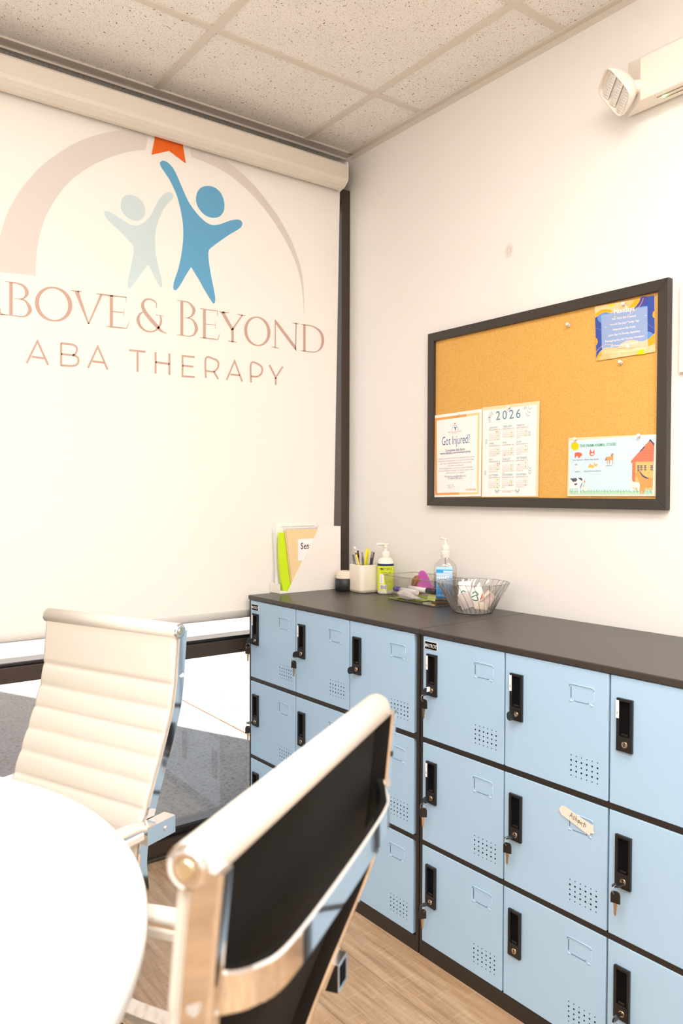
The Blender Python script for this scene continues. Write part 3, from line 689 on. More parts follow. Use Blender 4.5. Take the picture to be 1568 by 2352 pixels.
for mi_ in range(12):
    cx, cy = .135+(mi_ % 3)*.245, .755-(mi_//3)*.175
    tline(q, MN[mi_].upper(), f, cx, cy, .0092, Wp, Hp, TEAL, 4, align='LEFT', xs=.9)
    for d_ in range(7): tline(q, ['Su', 'Mo', 'Tu', 'We', 'Th', 'Fr', 'Sa'][d_], f, cx+.008+d_*.03, cy-.022, .0062, Wp, Hp, flat('dark_rose', (150, 110, 100)), 4)
    for d_ in range(1, ML[mi_]+1):
        cell = st+d_-1; c_, w_ = cell % 7, cell//7; a_, b_ = cx+.008+c_*.03, cy-.044-w_*.0215
        if (mi_, d_) in red or (c_ == 5 and (d_+mi_*3) % 14 < 7):
            mt = PINK if (mi_, d_) in red else LIME
            q.shape([(a_-.010, b_-.004), (a_+.010, b_-.004), (a_+.010, b_+.014), (a_-.010, b_+.014)], lambda x, y: f(x, y, 3.5), mt)
        tline(q, str(d_), f, a_, b_, .0062, Wp, Hp, BRN, 4.5)
    st = (st+ML[mi_]) % 7
def sprig(a, b, s, an, mt=SAGE):
    dx, dy = math.cos(an), math.sin(an)
    q.stroke([(a, b), (a+dx*s, b+dy*s)], lambda x, y: f(x, y, 4), mt, .003)
    for t in (.35, .6, .85):
        for sg in (1, -1):
            an2 = an+sg*.8; x0, y0 = a+dx*s*t, b+dy*s*t
            q.stroke([(x0, y0, .002), (x0+math.cos(an2)*s*.17, y0+math.sin(an2)*s*.17, .014), (x0+math.cos(an2)*s*.32, y0+math.sin(an2)*s*.32, .002)], lambda x, y: f(x, y, 4), mt)
for a_ in ((.09, .86, .12, .6), (.16, .79, .10, 1.9), (.77, .80, .16, 1.1), (.72, .93, .07, .3), (.07, .56, .08, 1.4), (.85, .62, .07, 1.7), (.85, .2, .11, 1.5), (.07, .22, .07, 1.6), (.30, .035, .06, 2.4), (.28, .035, .06, .8), (.66, .035, .06, 2.4), (.64, .035, .06, .8)): sprig(*a_)
tline(q, 'Printable Calendar 2026', f, .47, .06, .006, Wp, Hp, BRN, 4)
tline(q, 'www.calendar', f, .47, .047, .006, Wp, Hp, BRN, 4)
q.build('printed_calendar', None, r)
# Holidays poster
r, f = paper('holidays_poster', [(1366, 704), (1503.5, 680), (1505, 808), (1369.5, 829)], 'colourful blue and orange poster headed Holidays at the upper right of the cork board', 'poster')
PEACH = flat('peach', (255, 203, 150)); DBL = flat('deep_blue', (62, 84, 165)); MBL = flat('mid_blue', (104, 150, 212)); OR = flat('poster_orange', (255, 172, 40)); PANEL = flat('panel_blue', (150, 170, 210)); YEL = flat('poster_yellow', (255, 215, 30)); WHT = flat('poster_white', (255, 250, 244)); SHB = flat('poster_indigo', (84, 76, 150))
sheet(r, f, PEACH)
q = MB(); I = [img(1360, 670, 9.8, r, k_) for k_ in range(12)]
q.shape([(68, 590), (180, 520), (250, 478), (330, 468), (420, 485), (520, 500), (640, 500), (760, 480), (860, 440), (940, 380), (1010, 300), (1060, 210), (1090, 135), (1400, 85), (1408, 935), (1330, 990), (1250, 1060), (1160, 1115), (1060, 1115), (960, 1090), (860, 1085), (760, 1110), (690, 1150), (620, 1220), (540, 1262), (420, 1255), (330, 1258), (240, 1290), (170, 1360), (120, 1440), (95, 1520)], I[1], DBL)
q.shape([(200, 530), (330, 478), (420, 492), (640, 505), (860, 450), (1000, 350), (1240, 320), (1250, 1060), (1160, 1112), (960, 1088), (760, 1108), (690, 1148), (540, 1258), (240, 1288)], I[2], MBL)
q.shape([(1250, 135), (1180, 270), (1060, 350), (1020, 300), (1100, 130), (1230, 110)], I[2], SHB, True)
q.shape([(120+115+115*math.cos(t), 590+115*math.sin(t)) for t in [2*PI*k_/24 for k_ in range(24)]], I[3], MBL)
q.shape([(1270+110*math.cos(t), 1000+100*math.sin(t)) for t in [2*PI*k_/24 for k_ in range(24)]], I[3], MBL)
q.shape([(75, 500), (200, 410), (300, 395), (430, 410), (440, 470), (330, 462), (250, 470), (180, 515), (80, 575)], I[4], OR)
q.shape([(980, 170), (1090, 150), (1060, 230), (1000, 320), (920, 390), (820, 440), (700, 470), (600, 475), (700, 440), (850, 330)], I[4], OR)
q.shape([(82, 1045), (110, 1055), (128, 1120), (115, 1180), (85, 1205)], I[4], OR); q.shape([(1405, 430), (1370, 460), (1355, 520), (1370, 580), (1405, 600)], I[4], OR)
q.shape([(1255, 1075), (1408, 945), (1408, 1160), (1265, 1230)], I[4], OR); q.shape([(96, 1550), (130, 1430), (220, 1330), (215, 1400), (150, 1500), (150, 1545)], I[4], OR)
q.shape([(355, 300), (510, 270), (480, 320), (420, 345), (370, 330)], I[4], YEL); q.shape([(1000, 1420), (1020, 1350), (1090, 1300), (1160, 1310), (1200, 1400)], I[4], YEL, False)
q.shape([(380, 1350), (560, 1345), (700, 1310), (850, 1335), (1000, 1260), (1100, 1215), (1250, 1240), (1200, 1290), (900, 1350), (560, 1380)], I[3], flat('peach_wave', (255, 218, 168)))
for k_ in range(9):
    q.stroke([(150+k_*28, 1545-k_*4), (215+k_*24, 1400)], I[5], ORG, 5); q.stroke([(730+k_*28, 240-k_*8), (800+k_*24, 320)] if k_ < 8 else [(930, 185), (960, 200)], I[5], OR, 6)
q.shape([(207, 525), (1248, 335), (1252, 1240), (218, 1290)], I[6], PANEL)
q.shape([(690, 1150), (760, 1110), (860, 1086), (960, 1091), (1060, 1116), (1160, 1116), (1250, 1065), (1252, 1238), (218, 1290), (240, 1285), (330, 1258), (420, 1255), (540, 1262), (620, 1220)], I[7], flat('peach_panel', (246, 205, 170)))
q.stroke([(510, 570), (640, 575), (780, 545), (920, 470), (1040, 360), (1120, 250), (1155, 140)], I[8], PEACH, 7, True); q.stroke([(95, 1360), (180, 1260), (300, 1195), (450, 1190)], I[8], PEACH, 7, True)
q.stroke([(80, 835), (180, 850), (260, 930), (300, 1040)], I[8], flat('lilac', (150, 150, 205)), 5, True); q.stroke([(1200, 600), (1260, 720), (1330, 790), (1405, 810)], I[8], flat('lilac', (150, 150, 205)), 5, True)
for cx_, cy_, rr_ in ((510, 565, 18), (455, 1188, 16)): q.shape([(cx_+rr_*math.cos(t), cy_+rr_*math.sin(t)) for t in [2*PI*k_/12 for k_ in range(12)]], I[9], PEACH)
for cx_, cy_, rr_ in ((803, 1228, 36), (1203, 537, 12), (300, 800, 9), (75, 420, 12)): q.shape([(cx_+rr_*math.cos(t), cy_+rr_*1.1*math.sin(t)) for t in [2*PI*k_/14 for k_ in range(14)]], I[9], WHT)
q.shape([(618, 1380), (630, 1405), (645, 1412), (630, 1420), (618, 1445), (606, 1420), (590, 1412), (606, 1405)], I[9], WHT)
for k_ in range(6): q.shape([(1325+(k_ % 3)*40+8*a_, 1270-(k_ % 3)*6+(k_//3)*38+8*b_) for a_, b_ in ((-1, 0), (0, 1), (1, 0), (0, -1))], I[9], WHT)
q.build('printed_artwork', None, r)
q = MB()
def itext(body_, x, y, size, sl, mt, **k_): q.text(body_, size, lambda a, b: I[10](x+a, y-b+sl*a), mt, **k_)
itext('Holidays', 725, 462, 160, -.17, WHT, bold=.018, xs=.84)
for t, x, y, wx in (('New Year\'s Day (1 January)', 722, 600, 0), ('Memorial Day (Last Monday, May)', 725, 720, 0), ('Independence Day (4 July)', 722, 840, 0), ('Labor Day (1st Monday, September)', 728, 958, 0), ('Thanksgiving Day (4th Thursday, November)', 735, 1082, 0), ('Christmas Day (25 December)', 728, 1205, 0)):
    itext(t, x, y, 64, -.15, WHT, bold=.008, xs=.76)
q.build('printed_text', None, r)
# Farm poster
r, f = paper('farm_animal_poster', [(1305.5, 1006), (1508, 997), (1507.5, 1140), (1302.5, 1140)], 'poster of farm animal codes with a red barn, lower right on the cork board', 'poster')
sheet(r, f, M_LAM, name='laminate')
q = MB(); I = [img(1295, 990, 7.127, r, 3+k_) for k_ in range(14)]
SKYB = flat('poster_sky', (208, 229, 240)); BARN = flat('barn_red', (238, 128, 100)); TAN = flat('tan', (240, 190, 120)); SLATE = flat('slate', (85, 90, 110)); GRN = flat('grass_green', (150, 200, 160)); GRN2 = flat('grass_green_pale', (185, 220, 188)); COWW = flat('cow_white', (240, 240, 235)); HORSE = flat('horse_brown', (228, 160, 95)); PIG = flat('pig_red', (226, 110, 85)); SUNY = flat('sun_yellow', (255, 205, 20)); CLD = flat('cloud', (253, 243, 235)); INK = flat('ink_grey', (120, 120, 130)); SHEEP = flat('sheep', (252, 243, 222)); BIRD = flat('bird', (245, 190, 110))
q.shape([(92, 165), (1512, 58), (1478, 1052), (85, 1052)], I[0], M_PAPER); q.build('sheet', None, r)
q = MB()
q.shape([(112, 180), (1490, 88), (1450, 1032), (95, 1032)], I[1], SKYB)
q.shape([(1030, 275), (1090, 205), (1180, 165), (1260, 150), (1310, 230), (1290, 270)], I[2], CLD, False); q.shape([(845, 455), (900, 400), (960, 370), (1020, 370), (1140, 420), (1060, 448)], I[2], CLD)
q.shape([(1100, 525), (1100, 490), (1415, 140), (1482, 230), (1468, 530), (1455, 960), (1115, 930), (1122, 525)], I[3], BARN)
for k_ in range(7): q.stroke([(1118, 580+k_*55), (1165, 582+k_*55)], I[4], PIG, 7)
for k_ in range(4): q.stroke([(1260+k_*10, 330+k_*50-(k_*15)), (1465, 325+k_*45)], I[4], PIG, 7)
q.shape([(1385, 175), (1415, 130), (1482, 205), (1482, 245), (1415, 165)], I[4], SLATE); q.shape([(1235, 340), (1315, 250), (1330, 262), (1265, 335)], I[4], SLATE)
q.shape([(1175, 505), (1465, 500), (1455, 965), (1165, 965)], I[5], TAN); q.stroke([(1388, 505), (1380, 960)], I[6], HORSE, 6)
for cx_ in (1205, 1252, 1315, 1420):
    for cy_ in (562, 592, 626): q.shape([(cx_, cy_), (cx_+38, cy_), (cx_+38, cy_+20), (cx_, cy_+20)], I[6], SLATE)
q.shape([(95, 1032), (95, 985)]+[(100+k_*22, 950+(k_ % 2)*42+(k_ % 5)*4) for k_ in range(62)]+[(1450, 1032)], I[7], GRN)
q.shape([(95, 1032), (95, 1015)]+[(100+k_*27, 985+(k_ % 2)*25) for k_ in range(50)]+[(1450, 1032)], I[8], GRN2)
q.shape([(183+(62 if k_ % 2 else 70)*math.cos(PI*k_/15), 250+(62 if k_ % 2 else 74)*math.sin(PI*k_/15)) for k_ in range(30)], I[2], SUNY)
# pig, hen, duck, chicks, horse
q.shape([(178, 370), (200, 350), (245, 348), (280, 356), (297, 372), (298, 405), (275, 412), (265, 440), (240, 440), (232, 412), (205, 412), (195, 440), (180, 440)], I[2], PIG)
q.shape([(425, 310), (440, 302), (450, 335), (475, 345), (505, 295), (500, 385), (470, 412), (435, 405), (418, 375), (428, 335)], I[2], PIG); q.shape([(435, 370), (490, 360), (485, 388), (455, 398)], I[3], SHEEP)
q.shape([(195, 570), (220, 580), (290, 605), (260, 620), (220, 622), (195, 600)], I[2], SHEEP); q.shape([(192, 545), (205, 530), (222, 540), (215, 562), (196, 565), (172, 552)], I[3], GRN)
q.shape([(395, 600), (430, 520), (445, 560), (470, 550), (500, 585), (480, 612), (440, 600)], I[2], BIRD); q.shape([(485, 530), (500, 515), (520, 540), (560, 540), (545, 578), (505, 582)], I[2], BIRD)
q.shape([(672, 480), (690, 435), (700, 420), (770, 420), (795, 365), (832, 370), (812, 385), (808, 470), (808, 540), (797, 540), (795, 478), (760, 470), (752, 538), (740, 535), (738, 475), (718, 480), (716, 540), (706, 540), (705, 470), (692, 485)], I[2], HORSE); q.stroke([(795, 368), (772, 410)], I[3], SLATE, 9); q.stroke([(695, 440, 8), (690, 470, 12), (676, 486, 6)], I[3], SLATE)
# cow, chicken, sheep, large horse
q.shape([(98, 780), (210, 770), (250, 760), (320, 755), (345, 765), (330, 800), (355, 825), (335, 840), (300, 845), (290, 900), (270, 935), (270, 1015), (235, 1015), (232, 940), (98, 945)], I[9], COWW)
q.shape([(100, 780), (210, 770), (225, 800), (200, 828), (150, 832), (135, 805)], I[10], SLATE); q.shape([(235, 768), (290, 765), (312, 790), (300, 815), (265, 795)], I[10], SLATE); q.shape([(175, 862), (225, 855), (215, 885), (180, 888)], I[10], SLATE); q.shape([(295, 850), (300, 870), (275, 932), (270, 930)], I[10], SLATE); q.shape([(335, 820), (355, 812), (352, 838), (338, 836)], I[10], PIG)
q.shape([(322, 890), (335, 895), (345, 930), (375, 935), (412, 905), (395, 970), (350, 990), (322, 960)], I[9], SHEEP); q.shape([(323, 890), (332, 885), (333, 912), (324, 915)], I[10], PIG)
q.shape([(1060, 800), (1085, 775), (1120, 780), (1130, 830), (1230, 835), (1250, 880), (1238, 985), (1222, 985), (1205, 930), (1128, 925), (1125, 990), (1095, 988), (1090, 920), (1070, 860), (1078, 820)], I[9], SHEEP)
q.shape([(1165, 735), (1200, 665), (1235, 645), (1300, 720), (1360, 765), (1455, 770), (1450, 915), (1330, 912), (1310, 1028), (1290, 1028), (1285, 940), (1270, 1028), (1250, 1028), (1250, 880), (1230, 820), (1205, 745)], I[11], HORSE)
q.stroke([(1240, 650, 8), (1290, 725, 24), (1350, 765, 26), (1400, 772, 6)], I[12], SLATE, smooth=True); q.shape([(1205, 640), (1235, 632), (1225, 665)], I[12], SLATE)
q.build('printed_artwork', None, r)
q = MB()
itext2 = lambda body_, x, y, size, sl, mt, **k_: q.text(body_, size, lambda a, b: I[13](x+a, y-b+sl*a), mt, **k_)
itext2('THE FARM ANIMAL CODES', 262, 264, 62, -.055, flat('title_green', (110, 180, 140)), bold=.008, xs=.80, align='LEFT', shear=.25)
for t, x, y in (('Help in Bathroom', 235, 480), ('Behavior (Help Needed)', 460, 472), ('Spill/Mess', 230, 672), ('Multiple Behaviors Happening', 475, 662), ('Elopement', 748, 572)): itext2(t, x, y, 27, -.03, INK, xs=.85)
q.build('printed_text', None, r)
# push pins
M_PINC = mat('milky_clear_plastic', (.93, .88, .82), .12, Alpha=.72)
def pin(u, v_, label):
    p = onX(u, v_, -.022); o = empty('push_pin', (-.0115, p.y, p.z), -PI/2+.0, label=label, cat='push pin', group='clear push pins on the cork board')
    q = MB(); c = (0, 0, 0)
    ax = Vector((.25, -1, .25)).normalized()
    def P(t): return ax*t
    q.cyl(P(.001), P(.003), .0052, .0048, 12, M_PINC); q.cyl(P(.003), P(.011), .0028, .0028, 10, M_PINC); q.cyl(P(.011), P(.014), .0052, .0046, 12, M_PINC)
    q.build('pin_head', None, o); q = MB(); q.cyl(P(-.001), P(.001), .0005, n=6, m=M_STEEL); q.build('pin_point', None, o)
pin(1301, 747, 'clear push pin alone on the bare upper cork'); pin(1421, 833, 'clear push pin just below the Holidays poster'); pin(1429, 700, 'clear push pin through the Holidays heading')
pin(1318, 1010, 'clear push pin at the upper left corner of the farm poster'); pin(1464, 1002, 'clear push pin near the top right of the farm poster'); pin(1051, 953, 'clear push pin at the top of the injury notice'); pin(1166, 937, 'clear push pin at the top of the year calendar')

# framed sheet at the right edge of the view
o = empty('picture_frame', (0, -1.452, 1.592), -PI/2, label='pale picture frame on the wall, cut off by the right edge of the photo', cat='picture frame')
m = MB()
for a in ((0, .012, 0, .232), (.20, .212, 0, .232), (.012, .20, 0, .012), (.012, .20, .22, .232)): m.box(a[0], a[1], -.012, 0, a[2], a[3])
m.build('frame', mat('pale_frame', (.86, .76, .68), .5), o, .001); m = MB(); m.box(.012, .20, -.005, 0, .012, .22); m.build('sheet', M_PAPER, o)

# ------------------------------------------------------------------ emergency light
o = empty('emergency_light', (0, -1.30, 2.33), 0, label='white emergency light unit with swivel lamp head high on the right wall', cat='emergency light')
m = MB()
back = [(-.002, -1.295, 2.318), (-.002, -1.70, 2.318), (-.002, -1.70, 2.456), (-.002, -1.295, 2.456)]
mid = [(-.018, -1.298, 2.306), (-.018, -1.695, 2.306), (-.018, -1.695, 2.452), (-.018, -1.298, 2.452)]
fr_ = [(-.07, -1.369, 2.308), (-.07, -1.64, 2.308), (-.07, -1.64, 2.418), (-.07, -1.369, 2.418)]
m.rings([back, mid, fr_], None, True, False); m.build('housing', M_WHITEP, o, .003, world=True)
m = MB(); m.box(-.052, -.0505, -1.50, -1.405, 2.3055, 2.3068, mat('seam_line', (.35, .26, .18), .6)); m.box(-.037, -.0355, -1.51, -1.415, 2.3048, 2.3063, mat('seam_line')); m.build('test_button_slot', None, o, world=True)
m = MB(); m.cyl((-.046, -1.422, 2.3068), (-.046, -1.422, 2.3025), .0028, n=12); m.build('led_indicator', M_LED, o, world=True)
U = Vector((0, .40, .917)).normalized(); Nn = Vector((-.78, .42, -.47)).normalized(); U = (U-Nn*U.dot(Nn)).normalized(); S = Nn.cross(U)
Cc = Vector((-.108, -1.318, 2.338))
def sq(c, r1, r2, p=4, n=32):
    out = []
    for i in range(n):
        t = 2*PI*i/n; a, b = math.cos(t), math.sin(t)
        out.append(c+S*(r1*math.copysign(abs(a)**(2/p), a))+U*(r2*math.copysign(abs(b)**(2/p), b)))
    return out
m = MB(); m.rings([sq(Cc-Nn*.050, .006, .008, 2), sq(Cc-Nn*.047, .022, .026, 2), sq(Cc-Nn*.036, .036, .041, 2.4), sq(Cc-Nn*.02, .043, .050, 3), sq(Cc-Nn*.004, .046, .056, 4), sq(Cc+Nn*.004, .045, .055, 4.5), sq(Cc+Nn*.0035, .042, .052, 4.5), sq(Cc-Nn*.006, .041, .051, 4.5)]); m.build('lamp_head', M_WHITEP, o, world=True)
m = MB(); a = Cc-Nn*.03; m.cyl(a, Vector((-.045, -1.375, 2.350)), .016, .02, 20); m.build('swivel_neck', M_WHITEP, o, world=True)
m = MB()
NR = 3; NC = 9
for rr_ in range(NR):
    for c_ in range(NC):
        x0, x1 = -.038+c_*.076/NC, -.038+(c_+1)*.076/NC; z0, z1 = -.046+rr_*.092/NR, -.046+(rr_+.86)*.092/NR
        P = lambda x, z, d: Cc+S*x+U*z+Nn*d
        a, b, c4, d4 = P(x0, z0, -.003), P(x1, z0, -.003), P(x1, z1, -.003), P(x0, z1, -.003); t1 = P((x0+x1)/2, z0*.45+z1*.55, .003)
        vv = m.verts([a, b, c4, d4, t1])
        for q4 in ((0, 1, 4), (1, 2, 4), (2, 3, 4), (3, 0, 4)): m.face([vv[i] for i in q4], None)
m.build('lens', mat('prismatic_lens', (.84, .82, .78), .08, metal=.75), o, world=True)
# faint scuff on the wall
m = MB(); p = onX(1168, 575, -.0004)
m.poly([(p.x, p.y+.022*math.cos(t)*(1+.15*math.sin(3*t)), p.z+.030*math.sin(t)*(1+.1*math.cos(2*t))) for t in [2*PI*k/30 for k in range(30)]], None)
msc = mat('wall_scuff', (.80, .72, .65), .8); n_, l_, b_ = nodes(msc)
# soft-edged stain of touched-up paint
tcs = n_.new('ShaderNodeTexCoord'); sb = n_.new('ShaderNodeVectorMath'); sb.operation = 'SUBTRACT'; sb.inputs[1].default_value = p; l_.new(tcs.outputs['Object'], sb.inputs[0])
sc_ = n_.new('ShaderNodeVectorMath'); sc_.operation = 'MULTIPLY'; sc_.inputs[1].default_value = (0, 1/.021, 1/.029); l_.new(sb.outputs[0], sc_.inputs[0])
ln = n_.new('ShaderNodeVectorMath'); ln.operation = 'LENGTH'; l_.new(sc_.outputs[0], ln.inputs[0])
mr = n_.new('ShaderNodeMapRange'); mr.inputs[1].default_value = 1.0; mr.inputs[2].default_value = .1; l_.new(ln.outputs['Value'], mr.inputs[0]); 
al = n_.new('ShaderNodeMath'); al.operation = 'MULTIPLY'; al.inputs[1].default_value = .5; l_.new(mr.outputs[0], al.inputs[0]); l_.new(al.outputs[0], b_.inputs['Alpha'])
m.build('scuff_mark', msc, wr)

# ------------------------------------------------------------------ things on the locker top
ZT = LH+.0005
# magazine file
o = empty('magazine_file', (-.40, -.132, ZT), 0, label='white magazine file standing in the corner with folders in it', cat='magazine file')
MWT = mat('white_board', (.93, .88, .82), .6)
a0, a1, H_ = 0, .278, .243
side = [(a0, 0), (a1, 0), (a1, H_), (a1-.100, H_+.002), (.034, .006), (0, .012)]
for y in (0, .068):
    m = MB(); m.prism([(x, y, z) for x, z in side], (0, .0025, 0)); m.build('side_panel', MWT, o)
m = MB(); m.box(a1-.0025, a1, .0025, .068, 0, H_); m.build('back_panel', MWT, o)
m = MB(); m.box(0.0, a1-.0025, .0025, .068, 0, .0025); m.box(0, .0025, .0025, .068, .0025, .035); m.build('base_panel', MWT, o)
def leaf(name, x0, x1, z1, y0, y1, mt, label, cat='folder', lean=0.0, group=None, curve=False):
    r = empty(name, (-.40+x0, -.132+y0, ZT+.003), 0, label=label, cat=cat, group=group)
    m = MB(); w_ = x1-x0; t = y1-y0
    if curve:
        rg = []
        for i in range(9):
            s = i/8; z = z1*s; b = -.010*math.sin(PI*s*.85)
            rg.append([(b+.010*(1-s), 0, z), (w_, 0, z), (w_, t, z), (b+.010*(1-s), t, z)])
        m.rings(rg, None, True, False)
    else:
        m.prism([(lean, 0, 0), (w_, 0, 0), (w_, 0, z1), (0, 0, z1)], (0, t, 0))
    m.build('cover', mt, r); return r
LIMEF = mat('lime_folder', (.62, .85, .01), .5); MANILA = mat('manila', (.86, .66, .36), .65)
g = 'folders in the magazine file'
leaf('file_folder', .012, .10, .222, .012, .024, LIMEF, 'bright lime green folder in the magazine file', lean=.016, curve=True)
mf = leaf('file_folder', .030, .24, .232, .004, .0052, MANILA, 'front manila folder with a white label, in the magazine file', lean=.030)
leaf('file_folder', .024, .24, .230, .0065, .009, mat('manila_b', (.80, .58, .34), .65), 'second manila folder just behind the labelled one', lean=.032)
pg = leaf('paper_sheet', .008, .19, .256, .045, .0465, M_PAPER, 'tall typed sheet standing at the back of the magazine file', 'paper')
leaf('paper_sheet', .004, .17, .236, .052, .0535, M_PAPER, 'typed page behind the lime folder in the magazine file', 'paper', lean=.01)
m = MB(); m.box(.052, .150, -.0006, -.0001, .115, .196, M_PAPER)
m.text('Session', .034, lambda a, b: (.063+a, -.0009, .158+b), flat('session_ink', (70, 50, 45)), 'LEFT', .012, 1.05, .85); m.text('Log', .034, lambda a, b: (.108+a, -.0009, .122+b), flat('session_ink', (70, 50, 45)), 'LEFT', .012, 1.05, .85)
m.build('folder_label', None, mf)
m = MB()
for i, t in enumerate(['Organization: Having materials prepped and organized', '    Do you have your client binders and data? Did you have', '    Do you know where the client is working on materials and what', '    those targets?']): m.text(t, .0072, lambda a, b: (.026+a, -.0006, .240-i*.009+b), GREY, 'LEFT', 0, 1, .95)
m.build('typed_text', None, pg)
# candle / roll
o = empty('candle_jar', (-.146, -.190, ZT), 0, label='short black jar with a cream rim beside the pen cup', cat='jar')
m = MB(); m.lathe([(.001, 0), (.033, 0), (.036, .002), (.0365, .046), (.034, .0475), (.001, .0475)], n=36); m.build('jar_body', mat('charcoal_jar', (.018, .018, .02), .5), o)
m = MB(); m.lathe([(.0325, .0475), (.033, .070), (.0325, .074), (.031, .074), (.0305, .066), (.001, .066)], n=36); m.build('wax_rim', mat('cream_wax', (.88, .74, .60), .5), o)
m = MB(); m.lathe([(.001, .0685), (.0303, .0685), (.0303, .0662), (.001, .0662)], n=30); m.build('lid_disc', mat('salmon_lid', (.85, .55, .42), .5), o)
# pen cup
o = empty('pen_cup', (-.105, -.262, ZT), math.radians(-6), label='cream square ceramic cup full of pens', cat='pen cup')
m = MB()
m.lathe([(.001, 0), (.043, 0), (.047, .004), (.0475, .012), (.0465, .100), (.045, .104), (.043, .104), (.042, .098), (.043, .010), (.001, .008)], n=48, power=5.5); m.build('cup', M_CREAM, o)
m = MB(); m.lathe([(.0465, .0045), (.0482, .0060), (.0482, .0105), (.0470, .0115)], n=48, power=5.5); m.build('base_band', mat('taupe_band', (.55, .47, .38), .4), o)
def pen(x, y, tx, ty, top, r_, mt, label, kind='pen', cap=None, eraser=False, flatc=False):
    r = empty('pen' if kind == 'pen' else kind, (o.location.x+x, o.location.y+y, ZT+.010), 0, label=label, cat=kind, group='pens and pencils in the cup')
    a = Vector((0, 0, 0)); b = Vector((tx-x, ty-y, top-.010))
    d = (b-a)
    q = MB()
    if flatc:
        q.band([a, a+d*.5, a+d*.9, b], (1, .3, 0), .016, .006, mt, .4); q.cyl(b+Vector((0, -.003, -.001)), b+Vector((0, .003, -.001)), .008, n=16, m=mt)
    else: q.cyl(a, a+d*(.82 if (cap or eraser) else 1), r_, n=14 if not eraser else 6, m=mt)
    q.build('barrel', None, r)
    if cap:
        q = MB(); q.cyl(a+d*.82, b, r_*.95, r_*.8, 14, cap); q.build('pen_cap', None, r)
    if eraser:
        q = MB(); q.cyl(a+d*.82, a+d*.91, r_*1.05, n=14, m=mat('ferrule', (.75, .60, .35), .3, metal=1)); q.build('ferrule', None, r)
        q = MB(); q.cyl(a+d*.91, b, r_*1.0, r_*.95, 12, mat('eraser', (.95, .85, .78), .7)); q.build('eraser', None, r)
PG = mat('smoke_plastic', (.16, .13, .11), .3); PB = mat('pen_black', (.02, .02, .02), .3); PT = mat('pen_tan', (.38, .27, .19), .35); PY = mat('pencil_yellow', (.95, .62, .05), .4); HY = mat('highlighter_yellow', (1, .85, 0), .4)
pen(-.010, -.012, -.060+.012, .002, .172, .0035, PY, 'yellow pencil with white eraser leaning left in the pen cup', 'pencil', eraser=True)
pen(-.020, .010, -.042, .018, .140, .0045, PG, 'smoky translucent pen leaning far left in the pen cup')
pen(-.012, .012, -.022, .014, .155, .0042, PG, 'dark grey pen standing upright behind the pencil', cap=PB)
pen(-.004, -.004, -.012, .0, .149, .0045, PG, 'pen with a tan tip in the middle of the cup', cap=PT)
pen(.0, .014, .030, .020, .152, .006, HY, 'bright yellow flat marker leaning right in the pen cup', 'marker', flatc=True)
pen(.008, -.010, .030, -.008, .151, .0048, PB, 'black pen with tan cap in front of the yellow marker', cap=PT)
pen(.016, .0, .044, .004, .142, .0045, PB, 'black pen with smoky cap on the right of the cup', cap=PG)
pen(.020, .012, .056, .016, .145, .0048, PG, 'smoky pen leaning farthest right in the pen cup')
# soap bottle
RB = math.radians(-35)
o = empty('soap_bottle', (-.078, -.352, ZT), RB, label='hand soap pump bottle with yellow-green label between the pen cup and clear tray', cat='soap bottle')
m = MB(); m.lathe([(.001, 0), (.026, 0), (.0295, .004), (.030, .010), (.030, .112), (.028, .124), (.020, .132), (.0135, .135), (.001, .135)], n=40); m.build('bottle', mat('soap_bottle_plastic', (.88, .85, .72), .3), o)
m = MB(); m.lathe([(.0303, .014), (.0303, .112)], n=48, m=flat('lime_label', (228, 240, 40), .4)); m.lathe([(.0306, .104), (.0306, .112)], n=48, m=flat('label_navy', (40, 48, 95), .4))
def wrapf(rad, base_a):
    return lambda a, b: (rad*math.sin(base_a+a/rad), -rad*math.cos(base_a+a/rad), b)
wf = wrapf(.0308, -.05)
LN = flat('label_navy')
m.text('MEYER\'S', .0150, lambda a, b: wf(a+.002, .088+b), LN, 'CENTER', .008, 1.1, .72)
m.text('Mrs', .006, lambda a, b: wf(a-.020, .092+b), LN, 'CENTER', .02); m.text('CLEAN DAY', .0085, lambda a, b: wf(a+.002, .078+b), LN, 'CENTER', .01, 1.1, .8)
def patch(f_, x0, x1, z0, z1, mt, n=6):
    for i in range(n):
        a, b = x0+(x1-x0)*i/n, x0+(x1-x0)*(i+1)/n; m.poly([f_(a, z0), f_(b, z0), f_(b, z1), f_(a, z1)], mt)
wf2 = wrapf(.0307, -.05); patch(wf2, -.026, -.008, .040, .074, M_PAPER); patch(wf2, -.025, .004, .018, .036, M_PAPER)
for i in range(12): patch(wf, -.022+i*.0019, -.022+i*.0019+(.0011 if i % 3 else .0006), .020, .033, LN, 1)
for i in range(6): patch(wf, -.024, -.010-.002*(i % 2), .044+i*.005, .0455+i*.005, GREY, 2)
for i in range(7): patch(wf, -.004, .018-.003*(i % 3), .044+i*.005, .0452+i*.005, flat('olive', (150, 160, 40)), 3)
m.build('label', None, o)
m = MB(); m.lathe([(.0140, .135), (.0148, .137), (.0148, .152), (.0125, .155), (.006, .157), (.0055, .172), (.001, .172)], n=24); m.build('pump_collar', M_WHITEP, o)
m = MB(); m.cyl((0, 0, .170), (0, 0, .182), .0085, .0075, 16); m.tube([(.006, 0, .178), (-.012, -.002, .183), (-.030, -.004, .1835), (-.033, -.004, .180)], .0042, 10); m.box(-.014, .010, -.009, .009, .181, .185); m.build('pump_head', M_WHITEP, o, .001)
